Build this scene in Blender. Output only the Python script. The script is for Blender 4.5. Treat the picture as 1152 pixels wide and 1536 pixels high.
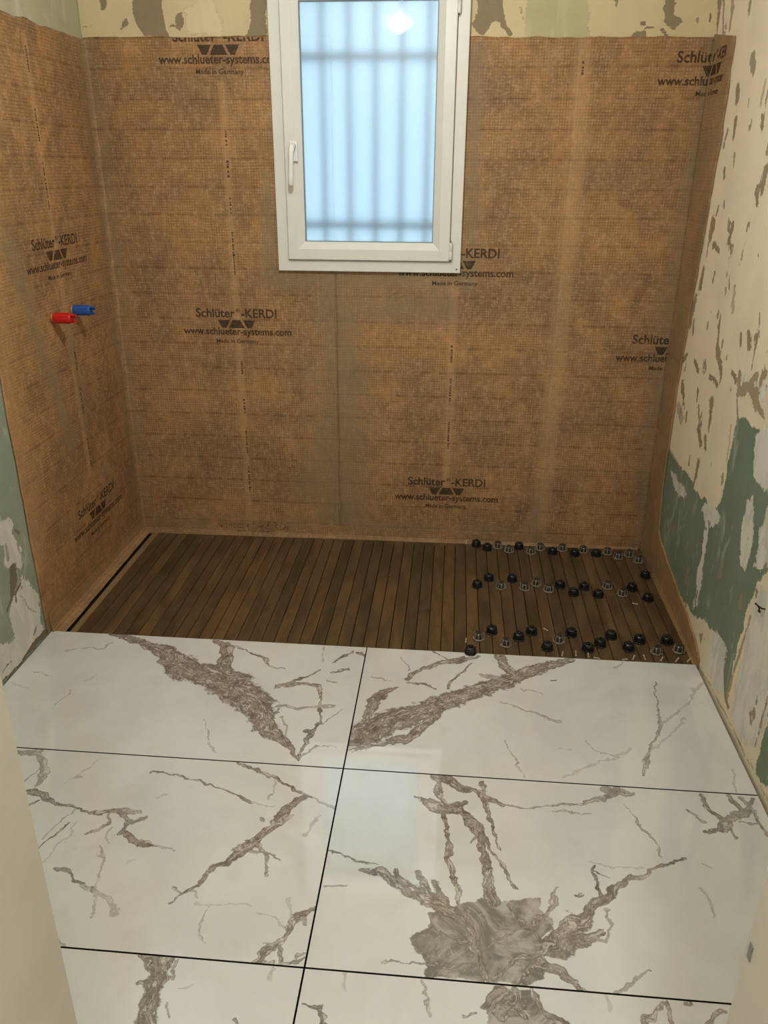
import bpy, bmesh, math, random
import numpy as np
from mathutils import Matrix, Vector

for o in list(bpy.data.objects):
    bpy.data.objects.remove(o)
COL = bpy.context.scene.collection
SC = bpy.context.scene

# ------------------------------------------------------------------ camera
CAM = np.array([1.39167, -3.23871, 1.51653])
YAW, PITCH, ROLL, FPX = 0.08561, -0.40482, 0.005368, 1195.368
def cam_axes():
    cy, sy, cp, sp = math.cos(YAW), math.sin(YAW), math.cos(PITCH), math.sin(PITCH)
    f = np.array([-sy*cp, cy*cp, sp]); r0 = np.array([cy, sy, 0]); u0 = np.cross(r0, f)
    r = r0*math.cos(ROLL)+u0*math.sin(ROLL); u = -r0*math.sin(ROLL)+u0*math.cos(ROLL)
    return r, u, f
RX, UX, FX = cam_axes()
cd = bpy.data.cameras.new('camera'); cam = bpy.data.objects.new('camera', cd); COL.objects.link(cam)
cd.sensor_fit = 'VERTICAL'; cd.sensor_height = 36.0; cd.lens = FPX/1536*36.0
cd.clip_start = 0.02
cam.matrix_world = Matrix(((RX[0], UX[0], -FX[0], CAM[0]), (RX[1], UX[1], -FX[1], CAM[1]), (RX[2], UX[2], -FX[2], CAM[2]), (0, 0, 0, 1)))
SC.camera = cam
SC.view_settings.view_transform = 'Standard'; SC.view_settings.look = 'None'
SC.view_settings.gamma = 1; SC.view_settings.use_curve_mapping = False
SC.view_settings.exposure = 0.0

# ------------------------------------------------------------------ world and lights
w = bpy.data.worlds.new('overcast_sky'); SC.world = w; w.use_nodes = True
bg = w.node_tree.nodes['Background']; bg.inputs[0].default_value = (0.56, 0.82, 1.0, 1); bg.inputs[1].default_value = 1.18
ROOM_LAMP = (1.07, -1.40, 2.255); ROOM_W = 37.0
HALL_FILL = (1.46, -3.80, 2.36); HALL_FILL_W = 46.0  # hall source is an added fill light behind the camera
LAMP_COL = (0.98, 1.0, 0.98)
HALL_FILL_COL = (0.93, 1.0, 1.04)

# ------------------------------------------------------------------ dimensions
W, D, T1, T2, XC = 2.25, 0.9034, 0.6097, 0.600, 1.135
HC = 2.50            # ceiling
HM = 1.950           # top of the membrane
YF = -2.65           # room side of the door wall
DX0, DX1 = 0.982, 1.707
WT = 0.12

def ray(x, y): return FX + RX*(x-576)/FPX + UX*(768-y)/FPX
def on_back(x, y): v = ray(x, y); q = CAM+v*(-CAM[1]/v[1]); return q[0], q[2]
def on_left(x, y): v = ray(x, y); q = CAM+v*(-CAM[0]/v[0]); return q[1], q[2]
def on_right(x, y): v = ray(x, y); q = CAM+v*((W-CAM[0])/v[0]); return q[1], q[2]
def on_floor(x, y, z=0.0): v = ray(x, y); q = CAM+v*((z-CAM[2])/v[2]); return q[0], q[1]

# ------------------------------------------------------------------ numpy noise and fields
def _hash(i, j, s):
    n = (i*374761393 + j*668265263 + s*1442695041) & 0xffffffff
    n = ((n ^ (n >> 13))*1274126177) & 0xffffffff
    return ((n ^ (n >> 16)) & 0xffff)/65535.0
def vnoise(u, v, s=0):
    i = np.floor(u).astype(np.int64); j = np.floor(v).astype(np.int64); a = u-i; b = v-j
    a = a*a*(3-2*a); b = b*b*(3-2*b)
    return (_hash(i, j, s)*(1-a)+_hash(i+1, j, s)*a)*(1-b)+(_hash(i, j+1, s)*(1-a)+_hash(i+1, j+1, s)*a)*b
def fbm(u, v, s=0, n=4):
    t = 0; a = .5; k = 1
    for q in range(n):
        t = t+a*vnoise(u*k+17.3*q, v*k-9.1*q, s+q); a *= .5; k *= 2.03
    return t/(1-.5**n)-.5
def seg_field(U, V, lines, lo=-2.0, frame=False):
    """lines: list of (points, halfwidths, strength); returns max of 1-d/w, its strength and, on request, the place along and across"""
    F = np.full(U.shape, float(lo)); S = np.zeros(U.shape); A = np.zeros(U.shape); C = np.zeros(U.shape)
    for q, (pts, ws, st) in enumerate(lines):
        run = q*3.7
        for k in range(len(pts)-1):
            (ax, ay), (bx, by) = pts[k], pts[k+1]; wa, wb = ws[k], ws[k+1]
            dx, dy = bx-ax, by-ay; L = dx*dx+dy*dy+1e-12; ln = math.sqrt(L)
            m = max(wa, wb)*3.2+.01
            sel = (U > min(ax, bx)-m) & (U < max(ax, bx)+m) & (V > min(ay, by)-m) & (V < max(ay, by)+m)
            if sel.any():
                u = U[sel]; v = V[sel]
                t = np.clip(((u-ax)*dx+(v-ay)*dy)/L, 0, 1)
                d = np.hypot(u-ax-t*dx, v-ay-t*dy); f = 1-d/(wa+(wb-wa)*t)
                old = F[sel]; better = f > old
                F[sel] = np.where(better, f, old)
                S[sel] = np.where(better & (f > -.9), max(st, 0), S[sel])
                if frame:
                    A[sel] = np.where(better, run+t*ln, A[sel]); C[sel] = np.where(better, ((u-ax)*dy-(v-ay)*dx)/ln, C[sel])
            run += ln
    return (F, S, A, C) if frame else (F, S)
def poly_field(U, V, poly):
    """signed distance, positive inside, metres"""
    p = np.array(poly); n = len(p); d = np.full(U.shape, 9.0); ins = np.zeros(U.shape, bool)
    for k in range(n):
        ax, ay = p[k]; bx, by = p[(k+1) % n]; dx, dy = bx-ax, by-ay
        t = np.clip(((U-ax)*dx+(V-ay)*dy)/(dx*dx+dy*dy+1e-12), 0, 1)
        d = np.minimum(d, np.hypot(U-ax-t*dx, V-ay-t*dy))
        c = ((ay > V) != (by > V)) & (U < dx*(V-ay)/(dy if abs(dy) > 1e-9 else 1e-9)+ax)
        ins ^= c
    return np.where(ins, d, -d)
def polys_field(U, V, polys):
    f = np.full(U.shape, -9.0)
    for p in polys: f = np.maximum(f, poly_field(U, V, p))
    return f

# ------------------------------------------------------------------ node materials
class NT:
    def __init__(s, name):
        s.m = bpy.data.materials.new(name); s.m.use_nodes = True; s.t = s.m.node_tree
        s.b = s.t.nodes['Principled BSDF']; s.out = s.t.nodes['Material Output']
    def n(s, typ, **kw):
        x = s.t.nodes.new(typ)
        for k, v in kw.items(): setattr(x, k, v)
        return x
    def set(s, sock, v):
        if isinstance(v, bpy.types.NodeSocket): s.t.links.new(v, sock)
        elif isinstance(v, (tuple, list)) and len(v) == 3 and sock.type == 'RGBA': sock.default_value = (*v, 1)
        else: sock.default_value = v
    def math(s, op, a, b=0.0, c=0.0, clamp=False):
        x = s.n('ShaderNodeMath', operation=op, use_clamp=clamp)
        s.set(x.inputs[0], a); s.set(x.inputs[1], b)
        if op in ('MULTIPLY_ADD', 'SMOOTH_MIN'): s.set(x.inputs[2], c)
        return x.outputs[0]
    def mix(s, f, a, b, blend='MIX'):
        x = s.n('ShaderNodeMix', data_type='RGBA', blend_type=blend)
        s.set(x.inputs[0], f); s.set(x.inputs[6], a); s.set(x.inputs[7], b); return x.outputs[2]
    def coord(s, kind='Object'):
        return s.n('ShaderNodeTexCoord').outputs[kind]
    def mapping(s, v, scale=(1, 1, 1), loc=(0, 0, 0), rot=(0, 0, 0)):
        x = s.n('ShaderNodeMapping'); s.set(x.inputs[0], v); x.inputs[1].default_value = loc; x.inputs[2].default_value = rot; x.inputs[3].default_value = scale
        return x.outputs[0]
    def noise(s, v, scale, detail=4, rough=.55, dist=0.0, col=False):
        x = s.n('ShaderNodeTexNoise'); s.set(x.inputs['Vector'], v); x.inputs['Scale'].default_value = scale
        x.inputs['Detail'].default_value = detail; x.inputs['Roughness'].default_value = rough; x.inputs['Distortion'].default_value = dist
        return x.outputs[1 if col else 0]
    def ramp(s, f, lo, hi):
        x = s.n('ShaderNodeMapRange', interpolation_type='SMOOTHSTEP'); s.set(x.inputs[0], f)
        s.set(x.inputs[1], lo); s.set(x.inputs[2], hi); return x.outputs[0]
    def attr(s, name):
        return s.n('ShaderNodeAttribute', attribute_name=name).outputs['Fac']
    def bump(s, h, strength=.3, dist=.002):
        x = s.n('ShaderNodeBump'); s.set(x.inputs['Height'], h); x.inputs['Strength'].default_value = strength; x.inputs['Distance'].default_value = dist
        s.t.links.new(x.outputs[0], s.b.inputs['Normal']); return x.outputs[0]
    def base(s, c, rough=.6, spec=.5):
        s.set(s.b.inputs['Base Color'], c); s.set(s.b.inputs['Roughness'], rough); s.set(s.b.inputs['Specular IOR Level'], spec); return s.m
def lin(r, g, b):
    f = lambda c: (c/255/12.92) if c/255 <= .04045 else ((c/255+.055)/1.055)**2.4
    return (f(r), f(g), f(b))

def mat_simple(name, rgb, rough=.5, spec=.5, var=.06, scale=30, bump=.05):
    t = NT(name); v = t.coord(); n = t.noise(v, scale, 4)
    c = t.mix(t.ramp(n, .3, .7), tuple(x*(1-var) for x in rgb), tuple(min(1, x*(1+var)) for x in rgb))
    if bump: t.bump(n, bump, .001)
    return t.base(c, rough, spec)

def mat_tile():
    t = NT('marble_tile'); v = t.coord()
    vf = t.attr('vein'); st = t.attr('strength')
    cmb = t.n('ShaderNodeCombineXYZ'); t.set(cmb.inputs[0], t.math('MULTIPLY', t.attr('across'), 62.0)); t.set(cmb.inputs[1], t.math('MULTIPLY', t.attr('along'), 20.0))
    n1 = t.noise(v, 24, 7, .62, .6); n2 = t.noise(v, 110, 5, .65, .8); n3 = t.noise(v, 11, 6, .6, 1.6)
    fl = t.noise(cmb.outputs[0], 1.0, 7, .66, 1.3); fl2 = t.noise(cmb.outputs[0], 2.6, 5, .7, 1.0)
    f = t.math('ADD', vf, t.math('MULTIPLY_ADD', n1, 1.35, -.675)); f = t.math('ADD', f, t.math('MULTIPLY_ADD', n2, .30, -.15))
    f = t.math('ADD', f, t.math('MULTIPLY_ADD', fl, .7, -.35))
    mask = t.ramp(f, -.12, .14)
    edge = t.math('SUBTRACT', 1.0, t.ramp(f, .0, .40))
    ridge = t.math('SUBTRACT', 1.0, t.ramp(t.math('ABSOLUTE', t.math('SUBTRACT', fl, .5)), .006, .055))
    ridge2 = t.math('SUBTRACT', 1.0, t.ramp(t.math('ABSOLUTE', t.math('SUBTRACT', fl2, .5)), .004, .05))
    body = t.mix(t.ramp(n1, .34, .62), lin(124, 116, 107), lin(178, 171, 162))
    body = t.mix(t.math('MULTIPLY', t.math('MAXIMUM', t.ramp(fl, .53, .62), t.ramp(fl2, .56, .66)), .88), body, lin(214, 210, 203))
    body = t.mix(t.math('MULTIPLY', t.math('MAXIMUM', ridge, t.math('MULTIPLY', ridge2, .7)), .62), body, lin(84, 76, 69))
    body = t.mix(t.math('MULTIPLY', t.math('MULTIPLY', edge, .8), t.ramp(n1, .34, .54)), body, lin(98, 90, 82))
    slab = t.attr('slab'); sm = t.ramp(t.math('ADD', slab, t.math('MULTIPLY_ADD', n1, .03, -.015)), 0.0, .003)
    ns = t.noise(v, 7, 7, .64, 2.2)
    slabc = t.mix(t.ramp(ns, .36, .62), lin(112, 107, 99), lin(180, 175, 167))
    slabc = t.mix(t.math('MULTIPLY', t.ramp(t.noise(v, 30, 6, .7, 2.5), .58, .72), .7), slabc, lin(212, 207, 198))
    cloud = t.noise(v, 3.2, 5, .55, .4); cloud2 = t.noise(v, 9, 6, .6)
    basec = t.mix(t.ramp(cloud, .35, .7), lin(224, 225, 223), lin(213, 213, 210))
    basec = t.mix(t.math('MULTIPLY', t.ramp(cloud2, .55, .8), .35), basec, lin(196, 190, 181))
    c = t.mix(t.math('MULTIPLY', sm, .96), basec, slabc)
    c = t.mix(t.math('MULTIPLY', mask, st), c, body)
    t.bump(t.noise(v, 4, 2), .015, .002)
    t.b.inputs['IOR'].default_value = 2.2
    return t.base(c, t.math('MULTIPLY_ADD', n3, .05, .025), .5)

def mat_membrane(name, axis):
    t = NT(name); v = t.coord()
    sep = t.n('ShaderNodeSeparateXYZ'); t.set(sep.inputs[0], v); u = sep.outputs[axis]; z = sep.outputs[2]
    def lines(c, period, wd, off=0.0):
        a = t.math('PINGPONG', t.math('ADD', c, 10.0+off), period/2)
        return t.math('SUBTRACT', 1.0, t.ramp(a, wd*.35, wd))
    wob = t.noise(v, 5, 3)
    zz = t.math('ADD', z, t.math('MULTIPLY_ADD', wob, .006, -.003)); uu = t.math('ADD', u, t.math('MULTIPLY_ADD', wob, .006, -.003))
    fine = t.math('MAXIMUM', lines(zz, .010, .0030), lines(uu, .010, .0026))
    big = lines(zz, .100, .0026, .045)
    bigv = t.math('MULTIPLY', lines(uu, .100, .0024), .35)
    m1 = t.noise(v, 4.2, 5, .62, .3); m2 = t.noise(v, 17, 5, .6); m3 = t.noise(t.mapping(v, (1, 1, .25)), 130, 3, .6); m4 = t.noise(t.mapping(v, (.3, .3, 1)), 150, 3, .6)
    c = t.mix(t.ramp(m1, .32, .68), lin(140, 108, 75), lin(176, 132, 86))
    c = t.mix(t.math('MULTIPLY', t.ramp(m2, .42, .72), .34), c, lin(116, 88, 60))
    pale = t.math('MULTIPLY', t.ramp(t.math('ADD', m3, m4), .95, 1.25), .42)
    c = t.mix(pale, c, lin(200, 166, 128))
    brk = t.ramp(t.noise(v, 22, 4, .6), .35, .62)
    gl = t.math('MULTIPLY', t.math('MAXIMUM', fine, bigv), t.math('MULTIPLY_ADD', brk, .36, .08))
    c = t.mix(gl, c, lin(86, 58, 36))
    c = t.mix(t.math('MULTIPLY', big, t.math('MULTIPLY_ADD', brk, .5, .12)), c, lin(74, 48, 30))
    lt = t.attr('light')
    c = t.mix(t.math('MULTIPLY', t.ramp(t.math('ADD', lt, t.math('MULTIPLY_ADD', m2, .8, -.4)), -.3, .7), .36), c, lin(196, 156, 112))
    stn = t.attr('stain')
    sm = t.ramp(t.math('ADD', stn, t.math('MULTIPLY_ADD', t.noise(t.mapping(v, (1, 1, .6)), 12, 6, .62, .6), 2.2, -1.1)), -.5, 1.1)
    c = t.mix(t.math('MULTIPLY', sm, .58), c, t.mix(m2, lin(112, 98, 72), lin(150, 136, 106)))
    t.bump(t.math('ADD', t.math('MULTIPLY', fine, -.6), t.math('MULTIPLY', m2, 1.2)), .22, .0016)
    return t.base(c, .62, .3)

def mat_plaster(name, cream, taupe, green, white):
    t = NT(name); v = t.coord()
    n1 = t.noise(v, 34, 8, .68, .8); n2 = t.noise(v, 130, 5, .65); n3 = t.noise(v, 3.5, 4, .6); n4 = t.noise(t.mapping(v, (1, 1, .35)), 14, 6, .66, .8)
    wob = t.math('ADD', t.math('MULTIPLY_ADD', n1, 1.0, -.5), t.math('MULTIPLY_ADD', n2, .4, -.2))
    basec = t.mix(t.ramp(n3, .35, .7), cream, tuple(x*.9 for x in cream))
    basec = t.mix(t.math('MULTIPLY', t.ramp(n4, .52, .70), .30), basec, white)
    g = t.ramp(t.math('ADD', t.attr('green'), t.math('MULTIPLY', wob, .040)), 0.0, .003)
    smear = t.math('MULTIPLY', t.ramp(n4, .56, .66), .45)
    gc = t.mix(t.ramp(n3, .3, .7), green, tuple(x*.84 for x in green)); gc = t.mix(smear, gc, tuple(.5*a+.5*b for a, b in zip(green, white)))
    c = t.mix(g, basec, gc)
    wh = t.ramp(t.math('ADD', t.attr('white'), t.math('MULTIPLY', wob, .06)), 0.0, .004)
    wc = t.mix(t.ramp(n4, .4, .62), white, tuple(.7*a+.3*b for a, b in zip(white, green)))
    c = t.mix(t.math('MULTIPLY', wh, .92), c, wc)
    pe = t.math('MULTIPLY', t.ramp(t.math('ADD', t.attr('peel'), t.math('MULTIPLY', wob, 2.6)), .12, .24), t.attr('peelstrength'))
    tc = t.mix(n1, tuple(x*.8 for x in taupe), tuple(x*1.15 for x in taupe))
    c = t.mix(pe, c, tc)
    h = t.math('SUBTRACT', t.math('MULTIPLY', n2, .10), pe); h = t.math('SUBTRACT', h, t.math('MULTIPLY', g, .5)); h = t.math('ADD', h, wh)
    t.bump(h, .55, .002)
    return t.base(c, .78, .25)

def mat_wood(name, a, b, knot, gloss=.5):
    t = NT(name); v = t.coord(); oi = t.n('ShaderNodeObjectInfo'); rnd = oi.outputs['Random']
    off = t.n('ShaderNodeVectorMath', operation='ADD'); cmb = t.n('ShaderNodeCombineXYZ')
    for k, q in enumerate((7.0, 13.0, 3.0)): t.set(cmb.inputs[k], t.math('MULTIPLY', rnd, q))
    t.set(off.inputs[0], v); t.set(off.inputs[1], cmb.outputs[0]); p = off.outputs[0]
    g1 = t.noise(t.mapping(p, (1, .07, 1)), 95, 6, .6, .5); g2 = t.noise(t.mapping(p, (1, .22, 1)), 16, 5, .6, .8); g3 = t.noise(p, 9, 5, .6)
    c = t.mix(t.ramp(g2, .33, .68), a, b)
    c = t.mix(t.math('MULTIPLY', t.ramp(g1, .52, .75), .42), c, tuple(x*.45 for x in a))
    c = t.mix(t.math('MULTIPLY', t.ramp(g3, .60, .74), .55), c, knot)
    c = t.mix(1.0, c, t.mix(rnd, (.72, .72, .72), (1.18, 1.12, 1.05)), 'MULTIPLY')
    t.bump(g1, .15, .0008)
    return t.base(c, gloss, .35)

CREAM = lin(214, 196, 164); TAUPE = lin(146, 126, 98)
M = {}
M['tile'] = mat_tile()
M['memb_back'] = mat_membrane('membrane_across', 0)
M['memb_side'] = mat_membrane('membrane_along', 1)
M['plaster_right'] = mat_plaster('plaster_right', lin(230, 216, 188), lin(152, 134, 108), lin(122, 136, 116), lin(222, 218, 206))
M['plaster_back'] = mat_plaster('plaster_back', lin(206, 190, 152), lin(138, 122, 98), lin(188, 180, 142), lin(214, 200, 164))
M['plaster_left'] = mat_plaster('plaster_left', lin(176, 172, 142), lin(128, 114, 96), lin(158, 166, 148), lin(228, 224, 214))
M['wood'] = mat_wood('brown_wood', lin(78, 60, 39), lin(104, 82, 55), lin(46, 35, 25))
M['wood_pale'] = mat_wood('pale_wood', lin(132, 108, 78), lin(152, 126, 92), lin(96, 74, 50))
M['screed'] = mat_simple('dark_screed', lin(44, 39, 34), .95, .1, .3, 60, .2)
M['paint'] = mat_simple('white_ceiling_paint', lin(226, 220, 206), .8, .2)
M['hall'] = mat_simple('hall_paint', lin(214, 205, 186), .8, .2)
M['hallfloor'] = mat_simple('hall_floor', lin(150, 130, 105), .6, .3)
M['jamb'] = mat_simple('jamb_paint', lin(206, 201, 187), .55, .4, .04, 9, .04)
M['pvc'] = mat_simple('white_pvc', lin(222, 221, 214), .32, .5, .015, 14, .02)
M['pvc_handle'] = mat_simple('white_handle', lin(235, 234, 230), .25, .5, .01, 20, 0)
M['gasket'] = mat_simple('grey_gasket', lin(128, 134, 140), .6, .3)
M['black'] = mat_simple('black_plastic', lin(30, 29, 29), .28, .5, .2, 80, .05)
M['smoke'] = mat_simple('smoky_plastic', lin(62, 56, 48), .25, .6, .2, 80, .05)
M['smoke_edge'] = mat_simple('smoky_plastic_edge', lin(138, 127, 109), .3, .6, .15, 80, .05)
M['stem'] = mat_simple('white_plastic', lin(205, 192, 168), .45, .4, .08, 60, .05)
M['red'] = mat_simple('red_plastic', lin(196, 30, 30), .38, .5, .06, 60, .03)
M['blue'] = mat_simple('blue_plastic', lin(36, 84, 158), .38, .5, .06, 60, .03)
M['brass'] = mat_simple('brass', lin(150, 116, 62), .35, .7, .08, 60, .02)
M['metal'] = mat_simple('grey_metal', lin(120, 118, 112), .35, .6, .08, 60, .02)
M['iron'] = mat_simple('painted_iron', lin(96, 110, 128), .6, .4, .1, 60, .1)
M['wire'] = mat_simple('black_wire', lin(24, 22, 20), .45, .4, .1, 60, .02)
M['render'] = mat_simple('outside_render', lin(214, 208, 196), .9, .1, .06, 25, .2)
def mat_ink():
    t = NT('brown_ink'); v = t.coord(); n = t.noise(v, 260, 3, .6); n2 = t.noise(v, 26, 4)
    t.base(t.mix(n2, lin(60, 46, 34), lin(80, 62, 46)), .6, .3)
    t.set(t.b.inputs['Alpha'], t.math('MULTIPLY_ADD', t.math('MULTIPLY', t.ramp(n, .3, .5), t.ramp(n2, .28, .50)), .46, .40)); return t.m
M['ink'] = mat_ink()
def mat_inkfaint():
    t = NT('worn_ink'); v = t.coord(); n = t.noise(v, 90, 4, .65)
    t.base(lin(78, 60, 44), .6, .3); t.set(t.b.inputs['Alpha'], t.math('MULTIPLY', t.ramp(n, .42, .62), .55)); return t.m
M['ink_faint'] = mat_inkfaint()
def mat_glass():
    t = NT('frosted_glass'); v = t.coord()
    t.base((.93, .985, 1.0), .44, .06); t.b.inputs['Transmission Weight'].default_value = 1; t.b.inputs['IOR'].default_value = 1.45
    t.b.inputs['Coat Weight'].default_value = .18; t.b.inputs['Coat Roughness'].default_value = .015
    x = t.n('ShaderNodeBump'); t.set(x.inputs['Height'], t.noise(t.mapping(v, (1, 1, .45)), 75, 3, .5, .5)); x.inputs['Strength'].default_value = .12; x.inputs['Distance'].default_value = .002
    t.t.links.new(x.outputs[0], t.b.inputs['Coat Normal']); t.t.links.new(x.outputs[0], t.b.inputs['Normal'])
    return t.m
M['glass'] = mat_glass()
def mat_emit(name, col, s):
    t = NT(name); t.base(col, .3); t.set(t.b.inputs['Emission Color'], col); t.b.inputs['Emission Strength'].default_value = s; return t.m
M['bulb'] = mat_emit('lit_bulb', LAMP_COL, 30)

# ------------------------------------------------------------------ object helpers
def link(o, parent=None):
    COL.objects.link(o)
    if parent: o.parent = parent
    return o
def mk(name, verts, faces, mat, parent=None, smooth=False):
    me = bpy.data.meshes.new(name); me.from_pydata([tuple(map(float, v)) for v in verts], [], faces); me.update()
    me.materials.append(mat)
    if smooth: me.polygons.foreach_set('use_smooth', [True]*len(me.polygons))
    return link(bpy.data.objects.new(name, me), parent)
def from_bm(name, bm, mat, parent=None, smooth=False):
    bmesh.ops.recalc_face_normals(bm, faces=bm.faces)
    me = bpy.data.meshes.new(name); bm.to_mesh(me); bm.free(); me.materials.append(mat)
    if smooth: me.polygons.foreach_set('use_smooth', [True]*len(me.polygons))
    return link(bpy.data.objects.new(name, me), parent)
def empty(name, loc=(0, 0, 0)):
    o = bpy.data.objects.new(name, None); o.location = loc; o.empty_display_size = .05; return link(o)
def tag(o, label, cat, group=None):
    o['label'] = label; o['category'] = cat
    if group: o['group'] = group
    return o
def struct(o, label=None, cat=None):
    o['kind'] = 'structure'
    if label: o['label'] = label
    if cat: o['category'] = cat
    return o
def bm_box(bm, a, b, bevel=0.0):
    g = bmesh.ops.create_cube(bm, size=1.0); vs = g['verts']
    for v in vs: v.co = Vector([(a[k]+b[k])/2+v.co[k]*(b[k]-a[k]) for k in range(3)])
    if bevel:
        es = list({e for v in vs for e in v.link_edges}); bmesh.ops.bevel(bm, geom=es, offset=bevel, segments=2, affect='EDGES', profile=.5)
    return vs
def box(name, a, b, mat, parent=None, bevel=0.0):
    bm = bmesh.new(); bm_box(bm, a, b, bevel); return from_bm(name, bm, mat, parent)
def boxes(name, lst, mat, parent=None, bevel=0.0):
    bm = bmesh.new()
    for a, b in lst: bm_box(bm, a, b, bevel)
    return from_bm(name, bm, mat, parent)
def bm_lathe(bm, prof, seg=16, M4=None):
    rings = []
    for r, z in prof:
        rings.append([bm.verts.new((r*math.cos(2*math.pi*k/seg), r*math.sin(2*math.pi*k/seg), z)) for k in range(seg)])
    for a, b in zip(rings, rings[1:]):
        for k in range(seg): bm.faces.new((a[k], a[(k+1) % seg], b[(k+1) % seg], b[k]))
    bm.faces.new(rings[0][::-1]); bm.faces.new(rings[-1])
    if M4 is not None:
        bmesh.ops.transform(bm, matrix=M4, verts=[v for r in rings for v in r])
def lathe(name, prof, mat, parent=None, seg=16, M4=None, smooth=True):
    bm = bmesh.new(); bm_lathe(bm, prof, seg, M4); o = from_bm(name, bm, mat, parent)
    if smooth:
        me = o.data; me.polygons.foreach_set('use_smooth', [len(p.vertices) == 4 for p in me.polygons])
    return o
def tube(name, pts, r, mat, parent=None, seg=8):
    bm = bmesh.new(); rings = []; pts = [Vector(p) for p in pts]
    for i, p in enumerate(pts):
        d = (pts[min(i+1, len(pts)-1)]-pts[max(i-1, 0)]).normalized()
        a = d.orthogonal().normalized(); b = d.cross(a)
        if rings:
            a = (pa-d*pa.dot(d)).normalized(); b = d.cross(a)
        pa = a
        rr = r[i] if isinstance(r, (list, tuple)) else r
        rings.append([bm.verts.new(p+a*rr*math.cos(2*math.pi*k/seg)+b*rr*math.sin(2*math.pi*k/seg)) for k in range(seg)])
    for a, b in zip(rings, rings[1:]):
        for k in range(seg): bm.faces.new((a[k], a[(k+1) % seg], b[(k+1) % seg], b[k]))
    bm.faces.new(rings[0][::-1]); bm.faces.new(rings[-1])
    return from_bm(name, bm, mat, parent, True)
def grid(name, us, vs, mapf, attrs, mat, parent=None, hole=None, skirt=None, extra=(), edge_drop=0.0, uvwarp=None, mat2=None):
    """grid over us x vs; mapf(U,V)->X,Y,Z arrays; attrs(U,V)->dict of arrays; skirt = vector to extrude the rim"""
    us = np.asarray(us); vs = np.asarray(vs); nu, nv = len(us), len(vs)
    U, V = np.meshgrid(us, vs, indexing='ij')
    A = attrs(U, V) if attrs else {}
    if uvwarp: U2, V2 = uvwarp(U, V)
    else: U2, V2 = U, V
    P = np.stack(mapf(U2, V2), -1).reshape(-1, 3)
    idx = np.arange(nu*nv).reshape(nu, nv)
    a, b, c, d = idx[:-1, :-1], idx[1:, :-1], idx[1:, 1:], idx[:-1, 1:]
    keep = np.ones(a.shape, bool)
    if hole is not None:
        cu = (us[:-1]+us[1:])/2; cv = (vs[:-1]+vs[1:])/2; CU, CV = np.meshgrid(cu, cv, indexing='ij')
        keep = ~((CU > hole[0]) & (CU < hole[1]) & (CV > hole[2]) & (CV < hole[3]))
    Q = np.stack([a[keep], b[keep], c[keep], d[keep]], -1).reshape(-1, 4)
    rim = np.concatenate([idx[:, 0], idx[-1, 1:], idx[-2::-1, -1], idx[0, -2:0:-1]])
    if edge_drop: P[rim, 2] -= edge_drop
    n0 = len(P); ev = []; ef = []
    if skirt is not None:
        lo = P[rim]+np.array(skirt); k = np.arange(len(rim)); k2 = (k+1) % len(rim)
        ef.append(np.stack([rim[k], n0+k, n0+k2, rim[k2]], -1)); ev.append(lo); n0 += len(rim)
    for (p0, p1) in extra:
        cs = np.array([[x, y, z] for x in (p0[0], p1[0]) for y in (p0[1], p1[1]) for z in (p0[2], p1[2])], float)
        ef.append(np.array([[0, 1, 3, 2], [4, 6, 7, 5], [0, 4, 5, 1], [2, 3, 7, 6], [0, 2, 6, 4], [1, 5, 7, 3]])+n0); ev.append(cs); n0 += 8
    P = np.concatenate([P]+ev); Q = np.concatenate([Q]+ef)
    me = bpy.data.meshes.new(name); me.vertices.add(len(P)); me.vertices.foreach_set('co', P.astype(np.float32).ravel())
    me.loops.add(len(Q)*4); me.loops.foreach_set('vertex_index', Q.astype(np.int32).ravel())
    me.polygons.add(len(Q)); me.polygons.foreach_set('loop_start', (np.arange(len(Q))*4).astype(np.int32))
    try: me.polygons.foreach_set('loop_total', np.full(len(Q), 4, np.int32))
    except Exception: pass
    me.update(calc_edges=True); me.validate()
    for k, F in A.items():
        at = me.attributes.new(k, 'FLOAT', 'POINT'); arr = np.full(len(P), -2.0, np.float32); arr[:nu*nv] = F.ravel()
        if k in ('strength', 'peelstrength'): arr[nu*nv:] = 0
        at.data.foreach_set('value', arr)
    me.materials.append(mat)
    if mat2:
        me.shade_flat(); me.materials.append(mat2); nf = len(Q)-len(rim); me.polygons.foreach_set('material_index', np.where(np.arange(len(Q)) >= nf, 1, 0).astype(np.int32))
    return link(bpy.data.objects.new(name, me), parent)
def ar(a, b, step):
    n = max(1, int(round(abs(b-a)/step))); return np.linspace(a, b, n+1)

# ================================================================== FLOOR
floor = struct(box('floor', (0, YF-WT, -.12), (W, 0.0, -.030), M['screed']), 'dark rough screed under the unfinished bathroom floor', 'floor')
# ---- veins: traced per tile; c1/c2 are the two photo crops they were read from
def c1(pts): return [(x/2.057, 930+y/2.057) for x, y in pts]
def c2(pts): return [(440+x/1.618, 930+y/1.618) for x, y in pts]
U1, U2 = 1/2.057, 1/1.618
def vein(cf, unit, pts, ws, st=1.0):
    px = cf(pts)
    if not isinstance(ws, (list, tuple)): ws = [ws]*len(px)
    if len(ws) < len(px): ws = list(np.interp(np.linspace(0, 1, len(px)), np.linspace(0, 1, len(ws)), ws))
    g = [on_floor(*p) for p in px]; out = []
    for (x, y), wv, q in zip(px, ws, g):
        e = on_floor(x+6, y); k = math.hypot(e[0]-q[0], e[1]-q[1])/6
        out.append(max(wv*unit*k, .0026))
    return g, out, st
def V1(pts, ws, st=1.0): return vein(c1, U1, pts, ws, st)
def V2(pts, ws, st=1.0): return vein(c2, U2, pts, ws, st)
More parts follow.
